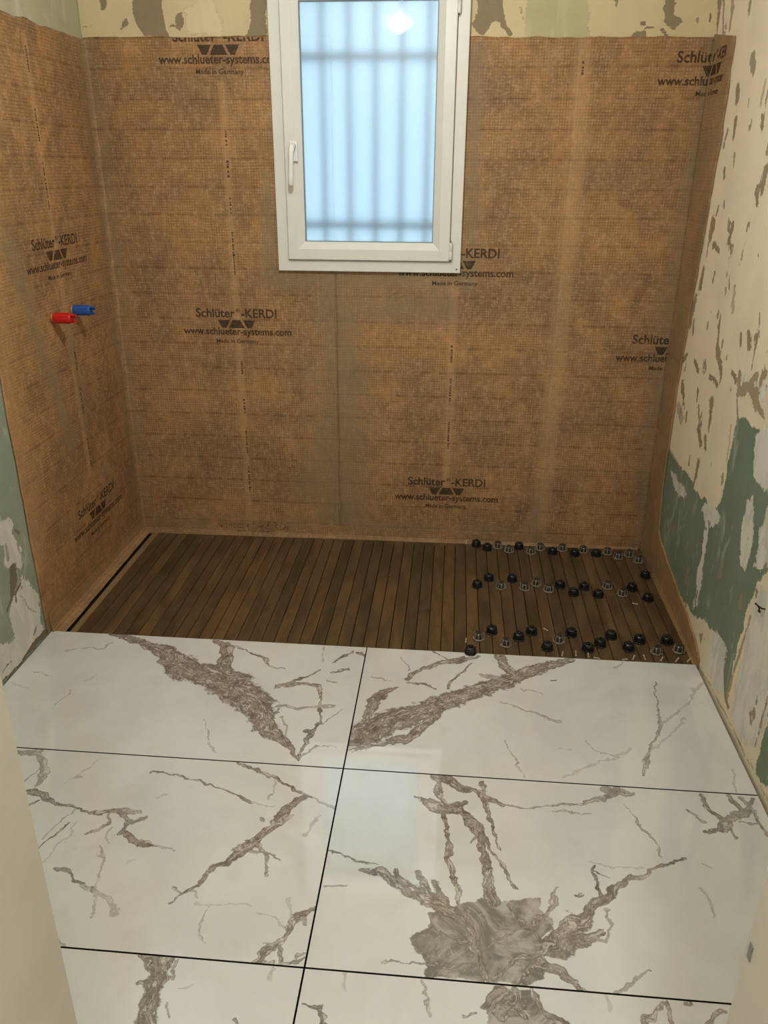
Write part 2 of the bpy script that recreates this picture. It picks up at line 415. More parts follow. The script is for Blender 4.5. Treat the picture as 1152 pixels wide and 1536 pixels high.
VA = [V1([(345,45),(430,65),(500,92),(545,135),(600,160),(650,165),(720,205),(790,262),(815,325),(850,360),(890,385),(915,432)], [11,17,28,50,57,60,64,57,40,23,15,6]),
 V1([(665,65),(700,78),(692,130),(702,170)], [9,18,20,20]), V1([(690,70),(760,95),(800,112),(830,140),(872,151)], [5,3,5,4,2]),
 V1([(850,208),(920,185),(990,155)], [7,6,3]), V1([(850,205),(940,196),(985,205),(990,240)], [8,8,9,6]), V1([(850,262),(920,275),(980,268),(1032,265)], [6,7,5,4], .8),
 V1([(990,240),(985,310),(962,355),(922,428)], [4,4,9,3]), V1([(950,345),(968,352)], 10), V1([(985,325),(1060,275)], 2, .7), V1([(920,428),(980,392),(1042,390)], 2, .7),
 V1([(1030,132),(1060,112),(1095,95)], [3,6,3]), V1([(1102,102),(1128,112)], [7,13]), V1([(1030,160),(1072,155)], 5), V1([(1012,185),(1040,192)], 3, .7),
 V1([(200,97),(250,85),(310,90),(350,70)], [4,2,3,3], .5), V1([(625,305),(640,360),(665,415)], [2.5,2,2.5], .55), V1([(100,165),(150,170)], 2, .5),
 V1([(165,262),(210,235),(225,215)], [2,3,2], .5), V1([(262,190),(302,165)], 1.5, .35), V1([(998,75),(1002,132)], 2.5, .6), V1([(870,300),(885,330),(880,360)], 4, .6), V1([(40,195),(80,215)], 3, .25)]
VB = [V2([(138,290),(170,275),(230,248),(300,225),(370,195),(430,176),(490,158),(540,138),(600,115),(645,104),(682,98)], [40,46,42,34,30,24,28,25,21,16,7]),
 V2([(140,300),(200,300),(270,290),(320,255),(375,208)], [12,10,15,13,10]), V2([(500,82),(512,108),(528,132)], [10,12,12]), V2([(183,235),(195,195),(220,176),(252,165)], [12,16,14,4]),
 V2([(275,142),(310,120),(350,107),(410,96),(445,88)], [7,8,9,12,5]), V2([(342,75),(385,98)], 3), V2([(370,165),(400,130),(432,104)], 3.5), V2([(272,150),(310,155),(348,166)], [2,5,3]),
 V2([(188,140),(242,146)], 1.8, .7), V2([(262,92),(282,122)], 2, .7), V2([(452,132),(492,140)], [6,10], .7), V2([(498,196),(550,212),(600,232),(640,246)], [2,3,5,7], .6),
 V2([(555,168),(602,180)], 2, .6), V2([(512,292),(530,320),(548,350),(560,382)], [2,2,3,2], .6), V2([(880,152),(882,210),(890,252),(870,300),(858,345),(852,382)], [2.5,3,6,3,6,3], .75),
 V2([(890,252),(930,230),(960,200),(992,150)], 4, .4), V2([(858,330),(910,285),(950,240)], 3, .35), V2([(705,293),(740,320),(788,335)], 2, .45), V2([(660,382),(740,350),(818,316)], 4, .32),
 V2([(632,317),(674,313)], 1.6, .4), V2([(800,95),(780,120)], 2, .5), V2([(1072,360),(1074,416)], 2.5, .4), V2([(628,148),(640,146)], 3)]
VC = [V1([(58,400),(100,410),(128,405)], [8,10,7], .75), V1([(100,410),(135,445),(140,462),(130,490),(118,512)], [9,13,14,12,8], .7), V1([(62,506),(140,455)], 3, .8),
 V1([(62,530),(110,530),(150,547),(190,566),(272,586)], [10,15,12,7,2.5]), V1([(78,582),(122,558)], [7,4]), V1([(270,586),(300,600),(340,590),(372,585),(432,592)], [4,9,10,9,5], .9),
 V1([(262,665),(300,650),(335,622),(342,598)], [5,7,5,4], .85), V1([(374,592),(394,620),(376,656)], [9,10,9], .85), V1([(398,632),(424,618),(452,600)], [6,9,3], .8), V1([(380,652),(410,678),(450,690),(532,706)], [7,13,9,2]),
 V1([(108,716),(160,670),(216,622)], [3,4,5]), V1([(122,682),(150,650),(232,578)], 2, .55), V1([(118,752),(200,680),(242,625)], 2, .35), V1([(168,758),(200,780),(230,800),(292,830)], [8,9,5,10], .9),
 V1([(292,830),(330,860),(352,908)], [8,9,8], .45), V1([(305,690),(312,740),(296,830),(290,912)], 2.2, .5), V1([(340,640),(330,690)], 2, .5), V1([(192,980),(202,1006)], 2.5, .6),
 V1([(478,467),(560,480),(630,505),(700,525),(750,545),(782,564)], [2,4,4,4,6,5], .95), V1([(782,564),(852,571)], 1.8, .4), V1([(738,440),(780,462),(850,490),(900,512),(912,530),(962,548)], [7,5,6,7,5,4]),
 V1([(962,548),(1032,582)], 4, .6), V1([(948,545),(900,572),(860,612),(800,672),(760,700),(700,740),(640,780),(602,820),(560,845),(528,882)], [8,15,17,15,24,14,9,8,5,3]),
 V1([(795,690),(820,730),(824,792)], [7,6,4], .9), V1([(778,712),(830,725),(866,742)], [5,4,4], .8), V1([(585,838),(606,858)], 3, .5), V1([(530,828),(562,846)], 5, .8), V1([(806,606),(816,610)], 7, .8),
 V1([(880,615),(905,608)], 6, .6), V1([(205,502),(302,434)], 2, .4), V1([(225,492),(245,486)], 5, .5), V1([(985,600),(938,664)], [2,5], .45), V1([(890,862),(900,916)], 5, .4),
 V1([(972,886),(930,905),(900,940),(870,975),(840,1010),(790,1056)], [6,16,14,10,12,12]), V1([(856,1012),(862,1052)], 6, .9), V1([(800,1056),(880,1056),(942,1045)], 5, .9), V1([(905,1042),(942,1030)], 3.5, .8),
 V1([(815,1000),(862,1000)], 2, .5), V1([(795,900),(872,950)], 1.8, .4), V1([(652,870),(620,940),(610,970),(622,1006)], 2, .5), V1([(852,490),(830,552)], 2.2, .5), V1([(600,868),(782,880)], 1.3, .3),
 V1([(480,555),(520,542)], 3, .4), V1([(390,745),(410,740)], 8, .2), V1([(935,910),(940,940)], 8, .7)]
VD = [V2([(344,380),(372,386),(400,402),(432,416)], [12,15,14,9]), V2([(350,385),(352,430),(380,450),(412,440)], [8,7,10,9]), V2([(300,430),(340,452),(402,462)], [4,13,13]),
 V2([(402,455),(430,490),(455,540),(466,590),(476,640),(482,672)], [12,13,11,9,12,20]), V2([(362,470),(375,530),(382,600),(395,640),(406,690),(440,780),(462,872)], [7,5,11,6,6,8,6]),
 V2([(430,412),(470,430),(502,450)], [8,9,5]), V2([(460,395),(468,470),(486,526)], [6,6,5]), V2([(486,526),(502,556)], 3), V2([(440,492),(500,590),(545,652)], [6,4,5]), V2([(428,490),(442,520),(428,540)], 4, .8),
 V2([(500,450),(600,455),(690,448),(740,438),(785,412)], [3,2.5,4,8,14], .85), V2([(752,408),(818,420)], [12,9], .8), V2([(628,468),(728,471)], 2, .6), V2([(85,562),(140,575),(202,596)], 3.2),
 V2([(162,605),(210,615),(260,640),(310,665),(350,690),(392,712)], [6,13,22,26,25,14]), V2([(258,602),(262,640)], 7), V2([(312,610),(320,650)], 8), V2([(345,640),(372,690)], 10), V2([(75,642),(132,647)], 2, .7),
 V2([(618,792),(680,742),(730,692),(780,660),(830,626),(890,592),(946,578)], [22,24,16,14,6,5,3]), V2([(640,800),(700,776),(748,760)], [20,20,12], .95), V2([(600,830),(650,852),(712,902)], [16,15,8], .95),
 V2([(735,600),(738,650),(748,682)], [4,4,8]), V2([(738,615),(772,622)], 2.4), V2([(765,700),(766,782),(720,772)], 2.2, .7), V2([(715,590),(846,602)], 1.8, .4), V2([(640,650),(630,692)], [4,7], .85),
 V2([(600,722),(645,680)], 6, .9), V2([(688,674),(698,668)], 5), V2([(218,830),(332,833)], 3, .8), V2([(788,906),(830,880),(862,845)], [5,5,3], .7), V2([(800,450),(840,500),(890,545),(896,578)], 2, .7),
 V2([(985,425),(1010,460),(1042,490)], [6,8,9]), V2([(998,516),(1052,495)], [5,12]), V2([(1040,490),(1090,468),(1118,440)], [10,11,8], .85), V2([(963,464),(1000,490)], [3,6]), V2([(1060,425),(1082,462)], 6),
 V2([(1085,430),(1120,470),(1152,522)], [7,5,5], .9), V2([(1058,500),(1072,526)], 3.5), V2([(1080,490),(1128,490)], 3, .7), V2([(992,653),(1010,685),(1021,722)], [3,4,2], .5), V2([(998,595),(1024,608)], 3, .5),
 V2([(405,690),(450,800),(462,870)], 7), V2([(520,690),(560,745),(590,775)], 6, .9), V2([(330,745),(400,770),(450,790)], 6, .8), V2([(460,800),(560,745),(640,690)], 5, .75), V2([(320,838),(440,838)], 5, .8),
 V2([(480,870),(560,820),(620,790)], 7, .85), V2([(560,880),(590,830)], 8, .9)]
VE = [V1([(490,1040),(490,1090),(480,1130),(466,1190),(450,1250),(440,1320)], [44,38,38,36,33,28]), V1([(430,1038),(472,1062)], [10,18]), V1([(418,1112),(456,1105)], [5,9]), V1([(548,1048),(540,1095)], [6,3], .8),
 V1([(522,1186),(518,1236)], 3.5, .7), V1([(845,1072),(826,1118)], 6, .4), V1([(728,1232),(742,1260)], 6, .9), V1([(550,1135),(600,1136)], 1.5, .4)]
VF = [V2([(25,928),(60,945),(74,985)], [3,6,7]), V2([(312,870),(318,910),(332,964)], 2.2, .7), V2([(120,845),(126,896)], 6, .35), V2([(745,905),(772,950)], 5, .35), V2([(408,956),(448,950)], 5, .8),
 V2([(892,925),(870,962),(848,978)], [5,9,12]), V2([(902,925),(918,980)], [5,9]), V2([(1005,982),(1042,952)], [10,7], .9), V2([(955,922),(958,934)], 4), V2([(470,940),(500,900)], 10), V2([(590,900),(610,940),(668,988)], [8,10,12]), V2([(500,960),(540,900),(560,960)], 14)]
SD = [c2([(318,712),(345,705),(400,690),(455,675),(520,680),(603,673),(600,700),(630,720),(632,752),(600,780),(620,830),(610,870),(575,890),(480,880),(320,868),(318,835),(290,800),(278,770),(330,745)])]
SF = [c2([(485,900),(510,890),(550,895),(590,895),(600,930),(640,960),(668,990),(660,1060),(480,1060),(466,940)])]
SD = [[on_floor(*p) for p in q] for q in SD]; SF = [[on_floor(*p) for p in q] for q in SF]
def tile_attrs(veins, slabs, seed):
    def f(U, V):
        du = fbm(U*26, V*26, seed, 4)*.022+fbm(U*90, V*90, seed+7, 3)*.007; dv = fbm(U*26, V*26, seed+31, 4)*.022+fbm(U*90, V*90, seed+43, 3)*.007
        F, S, A, C = seg_field(U+du*1.3, V+dv*1.3, veins, frame=True)
        sl = polys_field(U+du*.5, V+dv*.5, slabs) if slabs else np.full(U.shape, -2.0)
        return dict(vein=F, strength=S, along=A, across=C, slab=np.clip(sl, -2, 1))
    return f
J = .0021
rows = [(-D, -D-T1), (-D-T1, -D-T1-T2), (-D-T1-T2, YF-WT+.01)]
tiles = [(0, 0, VA, None), (0, 1, VB, None), (1, 0, VC, None), (1, 1, VD, SD), (2, 0, VE, None), (2, 1, VF, SF)]
for r_, s_, vv, sl in tiles:
    y1, y0 = rows[r_]; x0, x1 = ((.004, XC-J), (XC+J, W-.009))[s_]
    if r_ == 2: y0 = YF-.005
    grid('tile', ar(x0, x1, .003), ar(y0+(J if r_ < 2 else 0), y1-(J if r_ else 0), .003), lambda U, V: (U, V, U*0), tile_attrs(vv, sl, 100+10*r_+s_), M['tile'], floor, skirt=(0, 0, -.0095), edge_drop=0.0, mat2=M['screed'])

# ---- narrow wood strips of the shower floor
def deck_z(x): return -.018+.014*x/W
PITCH_S = .0452
xs = [1.479+PITCH_S*k for k in range(-31, 17)]
random.seed(4)
def strip(name, x0, x1, mat, y0=-D-.02, y1=-.004, skew=0.0):
    z0 = deck_z((x0+x1)/2)+random.uniform(-.0006, .0006); g = .0011; b = .0012; t = .011
    P = []
    for y, k in ((y0, 0), (y1, 1)):
        s = skew*k
        for x, z in ((x0+g+s, z0-t), (x0+g+s, z0-b), (x0+g+b+s, z0), (x1-g-b, z0), (x1-g, z0-b), (x1-g, z0-t)): P.append((x, y, z))
    F = [(k, k+1, k+7, k+6) for k in range(5)]+[(5, 0, 6, 11), tuple(range(5, -1, -1)), tuple(range(6, 12))]
    return mk(name, P, F, mat, floor)
for a, b in zip(xs, xs[1:]): strip('floor_strip', a, b, M['wood'])
strip('floor_strip', xs[-1], W-.014, M['wood'])
strip('floor_strip', .052, xs[0], M['wood_pale'], skew=-.004)
for o in [c for c in floor.children if c.name.startswith('floor_strip')]:
    pass

# ================================================================== WALLS
# ---- right wall
def px_poly(fn, pts): return [fn(*p) for p in pts]
def px_line(fn, pts, ws, st=1.0):
    if not isinstance(ws, (list, tuple)): ws = [ws]*len(pts)
    if len(ws) < len(pts): ws = list(np.interp(np.linspace(0, 1, len(pts)), np.linspace(0, 1, len(ws)), ws))
    g = [fn(*p) for p in pts]; out = []
    for (x, y), wv, q in zip(pts, ws, g):
        e = fn(x, y+5); k = math.hypot(e[0]-q[0], e[1]-q[1])/5; e2 = fn(x+5, y); k2 = math.hypot(e2[0]-q[0], e2[1]-q[1])/5
        out.append(max(wv*math.sqrt(k*k2), .004))
    return g, out, st
R = lambda p, w_, s=1.0: px_line(on_right, p, w_, s)
PEEL_R = [R([(1088,-30),(1086,20),(1084,52)], 2.5, .8), R([(1100,-30),(1099,15),(1094,45)], [4,4,2], .7), R([(1106,135),(1105,150)], 5), R([(1104,178),(1101,203)], 4), R([(1091,198),(1085,222)], 3), R([(1144,172),(1143,190)], 3.4), R([(1150,118),(1140,160)], 3, .6),
 R([(1136,284),(1136,304)], [7,4]), R([(1149,255),(1143,280)], [5,6]), R([(1086,254),(1086,264)], 2.6), R([(1068,268),(1068,285)], 3), R([(1087,300),(1087,309)], 2), R([(1076,313),(1075,320)], 2.6),
 R([(1070,335),(1066,354)], [6,7]), R([(1099,332),(1093,362)], [3,6]), R([(1062,368),(1061,385)], 2.6), R([(1071,367),(1079,376)], 3), R([(1055,405),(1050,432)], [3,5]), R([(1073,410),(1070,421)], 2.5),
 R([(1095,411),(1095,430)], 2), R([(1102,430),(1099,464)], 4, .6), R([(1043,446),(1036,485)], [4,5]), R([(1041,480),(1040,500)], 2.6), R([(1080,470),(1077,505),(1076,528),(1081,552)], [1.5,3,6,5]),
 R([(1112,502),(1111,516)], 3.5), R([(1122,499),(1122,522)], 4.4), R([(1031,531),(1024,541)], 2.5), R([(1043,540),(1046,557)], 3), R([(1065,565),(1076,575)], 3), R([(1023,575),(1024,596)], 4.5),
 R([(1046,584),(1045,602)], 2), R([(1068,599),(1066,622),(1063,645)], [5,4,2]), R([(1016,610),(1023,628)], 5, .6), R([(1030,620),(1029,632)], 2.5), R([(1048,611),(1048,631)], 2.2), R([(1048,646),(1051,664)], 4.4),
 R([(1058,657),(1058,670)], 4), R([(1109,564),(1108,587),(1124,584),(1136,602),(1143,620)], [4,5,6,10,7], .85), R([(1136,566),(1127,576)], 5, .85), R([(1149,556),(1142,570)], 4, .85), R([(1139,473),(1133,514),(1126,558)], 1.6),
 R([(1150,523),(1145,556)], 1.6), R([(1047,695),(1044,715),(1040,733)], [5,4,2]), R([(1106,590),(1106,632)], 2), R([(1098,560),(1104,574)], [2,4]), R([(1095,640),(1090,690)], 2, .5), R([(1088,1045),(1092,1060)], 4),
 R([(1127,920),(1108,985),(1090,1048)], [1.5,3,4], .8), R([(1152,1040),(1136,1100)], 2, .3), R([(1050,1000),(1090,1075),(1152,1200)], 1.6, .6), R([(1000,672),(1022,705)], 2, .7)]
GREEN_R = [px_poly(on_right, [(985,690),(1000,676),(1030,712),(1050,745),(1068,765),(1078,755),(1088,715),(1096,670),(1104,630),(1112,622),(1128,640),(1152,655),(1152,700),(1152,860),(1138,880),(1120,920),(1105,980),(1092,1040),(1086,1050),(1086,990),(1078,955),(1068,945),(1058,930),(1046,930),(1020,890),(990,860),(980,800)]),
 px_poly(on_right, [(1132,1165),(1140,1110),(1152,1080),(1175,1060),(1175,1200),(1152,1180),(1140,1168)])]
WHITE_R = [px_poly(on_right, [(1119,750),(1128,748),(1131,770),(1126,820),(1118,858),(1112,845),(1113,790)]), px_poly(on_right, [(1135,650),(1152,640),(1170,640),(1170,745),(1142,735),(1130,715),(1132,680)]),
 px_poly(on_right, [(1130,858),(1136,800),(1146,770),(1160,750),(1160,845),(1140,860)]), px_poly(on_right, [(1056,795),(1062,797),(1055,850),(1045,912),(1039,908),(1048,850)]), px_poly(on_right, [(1004,708),(1014,712),(1033,742),(1026,750),(1010,735)]),
 px_poly(on_right, [(1125,930),(1140,880),(1152,890),(1180,900),(1180,1040),(1152,1075),(1130,1120),(1110,1110),(1095,1070),(1110,1000)]), px_poly(on_right, [(1066,952),(1077,950),(1087,966),(1089,1000),(1082,1045),(1070,1030),(1060,990)]),
 px_poly(on_right, [(1050,765),(1064,752),(1080,775),(1072,790),(1060,800)]), px_poly(on_right, [(1108,560),(1124,570),(1120,582),(1110,576)]), px_poly(on_right, [(1128,585),(1150,565),(1152,600),(1140,596)])]
def right_attrs(U, V):
    du = fbm(U*16, V*16, 5, 4)*.05; dv = fbm(U*16, V*16, 9, 4)*.05
    F, S = seg_field(U+du*.6, V+dv*.6, PEEL_R)
    # the far, unseen reach of the wall keeps the same random peeling
    far = np.where(U < -1.45, (fbm(U*9, V*4, 77, 5)-.17)*9, (fbm(U*22, V*11, 78, 4)-.24)*9)
    F = np.where(far > F, far, F); S = np.where(far > -1, np.maximum(S, .9), S)
    gf = np.where(U < -1.75, (fbm(U*3, V*3, 61, 4)+(0.55-V)*.35)*.4, -2.0)
    return dict(peel=F, peelstrength=S, green=np.clip(np.maximum(polys_field(U+du, V+dv, GREEN_R), gf), -2, 1), white=np.clip(polys_field(U+du, V+dv, WHITE_R), -2, 1))
def relief(U, V, s): return fbm(U*7, V*7, s, 3)*.0035
wall_right = struct(grid('wall_right', ar(YF, 0, .008), ar(-.03, HC, .008), lambda U, V: (W+relief(U, V, 3), U, V), right_attrs, M['plaster_right'], skirt=None, extra=[((W+.004, YF, -.12), (W+.10, .25, HC))]),
    'right wall with peeling cream plaster over green drywall', 'wall')
# ---- left wall
def cL(pts): return [on_left(x/4.8, 740+y/4.8) for x, y in pts]
GREEN_L = [cL([(-300,740),(0,740),(40,880),(70,1000),(90,1060),(50,1100),(20,1000),(-60,930),(-200,900)]), [(-1.9, -.1), (-.9, -.1), (-.9, 1.1), (-1.9, 1.1)]]
WHITE_L = [cL([(-120,180),(0,165),(60,170),(100,230),(95,300),(130,370),(155,390),(150,530),(90,560),(40,560),(20,400),(-40,330),(-120,320)]), cL([(150,560),(200,600),(270,700),(310,900),(332,980),(200,1150),(20,1390),(-60,1450),(-60,1100),(50,1090),(100,1050),(60,900),(110,750),(160,680)]),
 [(-2.4, .0), (-1.35, .0), (-1.3, .5), (-1.6, .75), (-2.0, .6), (-2.4, .9)]]
def LL(p, w_, s=1.0):
    return px_line(on_left, [(x/4.8, 740+y/4.8) for x, y in p], w_/4.8 if not isinstance(w_, list) else [q/4.8 for q in w_], s)
PEEL_SHADOW_L = [LL([(95,560),(105,640),(95,720)], [40,38,18]), LL([(150,740),(200,812),(285,856)], 6, .7), LL([(100,735),(50,860)], [16,8]), LL([(345,975),(265,1070),(175,1190)], [14,22,12]), LL([(110,270),(140,295)], [12,10], .9), LL([(120,360),(150,450)], 8, .7), LL([(160,640),(120,720),(120,800)], 8),
 LL([(20,1300),(80,1220)], 8), LL([(270,960),(250,1010)], 10, .7), LL([(350,985),(0,1395)], 7, 1.0), LL([(40,390),(60,480)], 14, .6)]  # line along the wall foot paints the brown plaster edge with its shadow
def left_attrs(U, V):
    du = fbm(U*16, V*16, 15, 4)*.05; dv = fbm(U*16, V*16, 19, 4)*.05
    F, S = seg_field(U+du*.5, V+dv*.5, PEEL_SHADOW_L)
    far = np.where(U < -1.35, (fbm(U*9, V*4, 87, 5)-.2)*9, -2.0); F = np.where(far > F, far, F); S = np.where(far > -1, np.maximum(S, .9), S)
    return dict(peel=F, peelstrength=S, green=np.clip(polys_field(U+du, V+dv, GREEN_L), -2, 1), white=np.clip(polys_field(U+du, V+dv, WHITE_L), -2, 1))
wall_left = struct(grid('wall_left', ar(YF, 0, .008), ar(-.03, HC, .008), lambda U, V: (-relief(U, V, 23)-.001, U, V), left_attrs, M['plaster_left'], extra=[((-.10, YF, -.12), (-.006, .25, HC))]),
    'left wall with pale green drywall and white filler patches', 'wall')
# ---- back wall, with the window opening
HX0, HX1, HZ0, HZ1 = .735, 1.365, 1.19, 2.125
def cB1(pts): return [on_back(100+x/3.6, y/3.6) for x, y in pts]
def cB2(pts): return [on_back(690+x/2.494, y/2.494) for x, y in pts]
TAUPE_B = [cB1([(370,-260),(500,-260),(520,0),(525,60),(540,140),(548,200),(430,200),(380,150),(365,110),(360,40)]), cB1([(590,80),(610,60),(635,95),(630,165),(590,145)]), cB1([(985,-300),(1085,-300),(1085,210),(965,210),(1000,110),(985,50)]), cB1([(165,-80),(212,-60),(207,55),(180,62)]), cB1([(283,170),(310,98),(337,130),(322,162),(283,185)]),
 cB2([(60,-120),(160,-120),(165,60),(200,135),(178,135),(130,80),(92,138),(60,125),(45,90),(65,50)]), cB2([(560,-60),(607,-60),(585,35)]), cB2([(755,-120),(800,-80),(802,50),(837,80),(790,112),(765,80)]), cB2([(635,125),(660,108),(692,125),(692,145),(628,145)])]
B2 = lambda p, w_, s=1.0: px_line(on_back, [(690+x/2.494, y/2.494) for x, y in p], w_/2.494, s)
PEEL_B = [B2([(680,90),(690,92)], 9), B2([(755,108),(772,128)], 8), B2([(890,68),(889,86)], 6, .8), B2([(935,52),(932,82)], 6), B2([(975,-60),(962,145)], 8, .9), B2([(225,30),(238,70)], 6, .6), B2([(700,103),(732,104)], 1.6), B2([(455,100),(480,100)], 1.6), B2([(55,102),(70,102)], 1.6),
 px_line(on_back, [(125,38.3),(136,38.3)], 1, 1), px_line(on_back, [(255,37.5),(262,37.5)], 1, 1), px_line(on_back, [(387,38.3),(395,37.5)], 1, 1)]
GREEN_B = [cB2([(245,-300),(480,-300),(482,150),(243,150)])]
WHITE_B = [cB1([(640,60),(700,0),(760,-40),(800,20),(835,110),(840,190),(650,190),(640,120)])]
def back_attrs(U, V):
    du = fbm(U*18, V*18, 25, 4)*.03; dv = fbm(U*18, V*18, 29, 4)*.03
    F, S = seg_field(U+du*.4, V+dv*.4, PEEL_B); tp = polys_field(U+du, V+dv, TAUPE_B)*90
    S = np.where(tp > F, .95, S); F = np.maximum(F, np.clip(tp, -2, 2))
    return dict(peel=F, peelstrength=S, green=np.clip(polys_field(U+du, V+dv, GREEN_B), -2, 1), white=np.clip(polys_field(U+du, V+dv, WHITE_B), -2, 1))
us = np.unique(np.round(np.concatenate([ar(0, HX0, .008), ar(HX0, HX1, .008), ar(HX1, W, .008)]), 6)); vs = np.unique(np.round(np.concatenate([ar(-.03, HZ0, .012), ar(HZ0, HZ1, .008), ar(HZ1, HC, .01)]), 6))
TB = .24
wall_back = struct(grid('wall_back', us, vs, lambda U, V: (U, relief(U, V, 43)*.5, V), back_attrs, M['plaster_back'], hole=(HX0, HX1, HZ0, HZ1),
    extra=[((0, .003, -.12), (HX0, TB, HC)), ((HX1, .003, -.12), (W, TB, HC)), ((HX0, .003, -.12), (HX1, TB, HZ0)), ((HX0, .003, HZ1), (HX1, TB, HC))]), 'back wall of the shower above and behind the orange membrane', 'wall')
# ---- door wall, hall shell, ceiling
DH = 2.04
struct(boxes('wall_front', [((0, YF-WT, -.12), (DX0-.03, YF, HC)), ((DX1+.03, YF-WT, -.12), (W, YF, HC)), ((DX0-.03, YF-WT, DH+.03), (DX1+.03, YF, HC))], M['hall']), 'painted wall around the doorway', 'wall')
dr = struct(empty('door_1', ((DX0+DX1)/2, YF-WT/2, 0)), 'beige painted door frame of the bathroom doorway', 'door frame')
cx_, cy_ = (DX0+DX1)/2, YF-WT/2
def loc(p): return (p[0]-cx_, p[1]-cy_, p[2])
box('jamb', loc((DX0-.03, YF-WT-.006, 0)), loc((DX0, YF+.004, DH)), M['jamb'], dr, .002)
rj = box('jamb', loc((DX1, YF-WT-.006, 0)), loc((DX1+.03, YF+.004, DH)), M['jamb'], dr, .002)
box('head', loc((DX0-.03, YF-WT-.006, DH)), loc((DX1+.03, YF+.004, DH+.03)), M['jamb'], dr, .002)
sp = box('strike_plate', loc((DX1-.0012, YF-.011, .800)), loc((DX1+.0005, YF-.004, .820)), M['metal'], rj); sp['label'] = 'dark metal strike plate'
struct(box('ceiling', (-.1, YF-WT, HC), (W+.1, TB, HC+.08), M['paint']), 'white painted bathroom ceiling', 'ceiling')
HY = -4.55; HXa, HXb = .25, 2.35
struct(box('floor_hall', (HXa, HY, -.12), (HXb, YF-WT, -.001), M['hallfloor']), 'plain hall floor outside the bathroom', 'floor')
struct(box('ceiling_hall', (HXa, HY, HC-.02), (HXb, YF-WT, HC+.06), M['paint']), 'white hall ceiling', 'ceiling')
struct(box('wall_hall_left', (HXa-.1, HY, -.12), (HXa, YF-WT, HC), M['hall']), 'painted hall wall on the left', 'wall')
struct(box('wall_hall_right', (HXb, HY, -.12), (HXb+.1, YF-WT, HC), M['hall']), 'painted hall wall on the right', 'wall')
struct(box('wall_hall_back', (HXa-.1, HY-.1, -.12), (HXb+.1, HY, HC), M['hall']), 'painted hall wall facing the doorway', 'wall')

# ================================================================== MEMBRANE
def d_back(x, z): return .0022+fbm(np.asarray(x)*3.1, np.asarray(z)*1.6, 51, 3)*.004+np.exp(-((np.asarray(x)-.925)/.03)**2)*.0022
def d_left(y, z): return .0022+fbm(np.asarray(y)*3.1, np.asarray(z)*1.6, 57, 3)*.004
def P_back(U, V, k=0.0): return (U, -d_back(U, V)-.0012-k, V)
def P_left(U, V, k=0.0): return (d_left(U, V)+.0012+k, U, V)
STAIN_B = [([(.92, 0), (.93, .5), (.925, 1.15)], [.15, .15, .10], 1), ([(.955, .35), (.97, .8)], [.05, .06], 1), ([(0, 0), (.0, 1.95)], [.05, .035], 1), ([(0, .01), (1.0, .01), (1.75, .02)], [.05, .085, .06], 1), ([(1.77, 0), (1.78, .22)], [.05, .02], 1), ([(W, 0), (W, .9), (W, 1.95)], [.05, .10, .03], 1),
 ([(.66, 1.12), (1.44, 1.12)], [.05, .05], 1), ([(.66, 1.12), (.66, 1.5)], [.035, .02], 1), ([(1.45, 1.1), (1.43, 1.9)], [.04, .03], 1), ([(1.0, 1.0), (1.35, 1.02)], [.06, .07], 1), ([(.86, .5), (.80, .2)], [.08, .10], 1)]
LIGHT_B = [([(.505, .05), (.51, 1.8)], [.017, .017], 1), ([(1.385, .25), (1.385, 1.1)], [.02, .02], 1), ([(1.80, .1), (1.815, 1.6), (1.80, 1.94)], [.045, .04, .03], 1)]
STAIN_L = [([(-.005, 0), (-.005, 1.95)], [.07, .05], 1), ([(-.30, .40), (-.26, .15)], [.015, .012], 1), ([(0, .01), (-.92, .01)], [.05, .05], 1), ([(-.55, .6), (-.75, 1.3)], [.05, .06], 1), ([(-.44, 1.0), (-.42, .6)], [.03, .01], 1)]
LIGHT_L = [([(-.44, .43), (-.45, 1.9)], [.02, .02], 1), ([(-.92, .3), (-.95, 1.9)], [.10, .2], 1)]
def memb_attrs(st, lt):
    def f(U, V):
        a, _ = seg_field(U, V, st, -3); b, _ = seg_field(U, V, lt, -3); return dict(stain=np.clip(a*1.15, -2, .95), light=np.clip(b, -2, 1))
    return f
def sheet(name, us, vs, mapf, at, mat, parent, skirt, hole=None, jit=.004):
    u0, u1, v0, v1 = us[0], us[-1], vs[0], vs[-1]
    def warp(U, V):
        wu = fbm(U*0+V*14, U*0+u0, 71, 3)*jit*1.6; wv = fbm(U*14, V*0+v1, 73, 3)*jit*3
        ku = np.where(np.isclose(U, u0) & (abs(u0) > .02) & (abs(u0-W) > .02), 1, 0)+np.where(np.isclose(U, u1) & (abs(u1) > .02) & (abs(u1-W) > .02), 1, 0)
        return U+ku*wu, V+np.where(np.isclose(V, v1), 1, 0)*wv
    return grid(name, us, vs, mapf, at, mat, parent, hole=hole, skirt=skirt, uvwarp=warp)
hole = (HX0, HX1, HZ0, 3.0)
def cut(a, b, marks, step=.014):
    ks = [a]+[m for m in marks if a < m < b]+[b]
    return np.unique(np.round(np.concatenate([ar(p, q, step) for p, q in zip(ks, ks[1:])]), 6))
ab = memb_attrs(STAIN_B, LIGHT_B); al = memb_attrs(STAIN_L, LIGHT_L)
Z0 = -.012
ms1 = sheet('membrane_sheet', cut(.004, .915, [HX0]), cut(Z0, HM+.007, [HZ0]), P_back, ab, M['memb_back'], wall_back, (0, .003, 0), hole)
ms2 = sheet('membrane_sheet', cut(.915, 1.83, [HX1]), cut(Z0, HM-.003, [HZ0]), P_back, ab, M['memb_back'], wall_back, (0, .003, 0), hole)
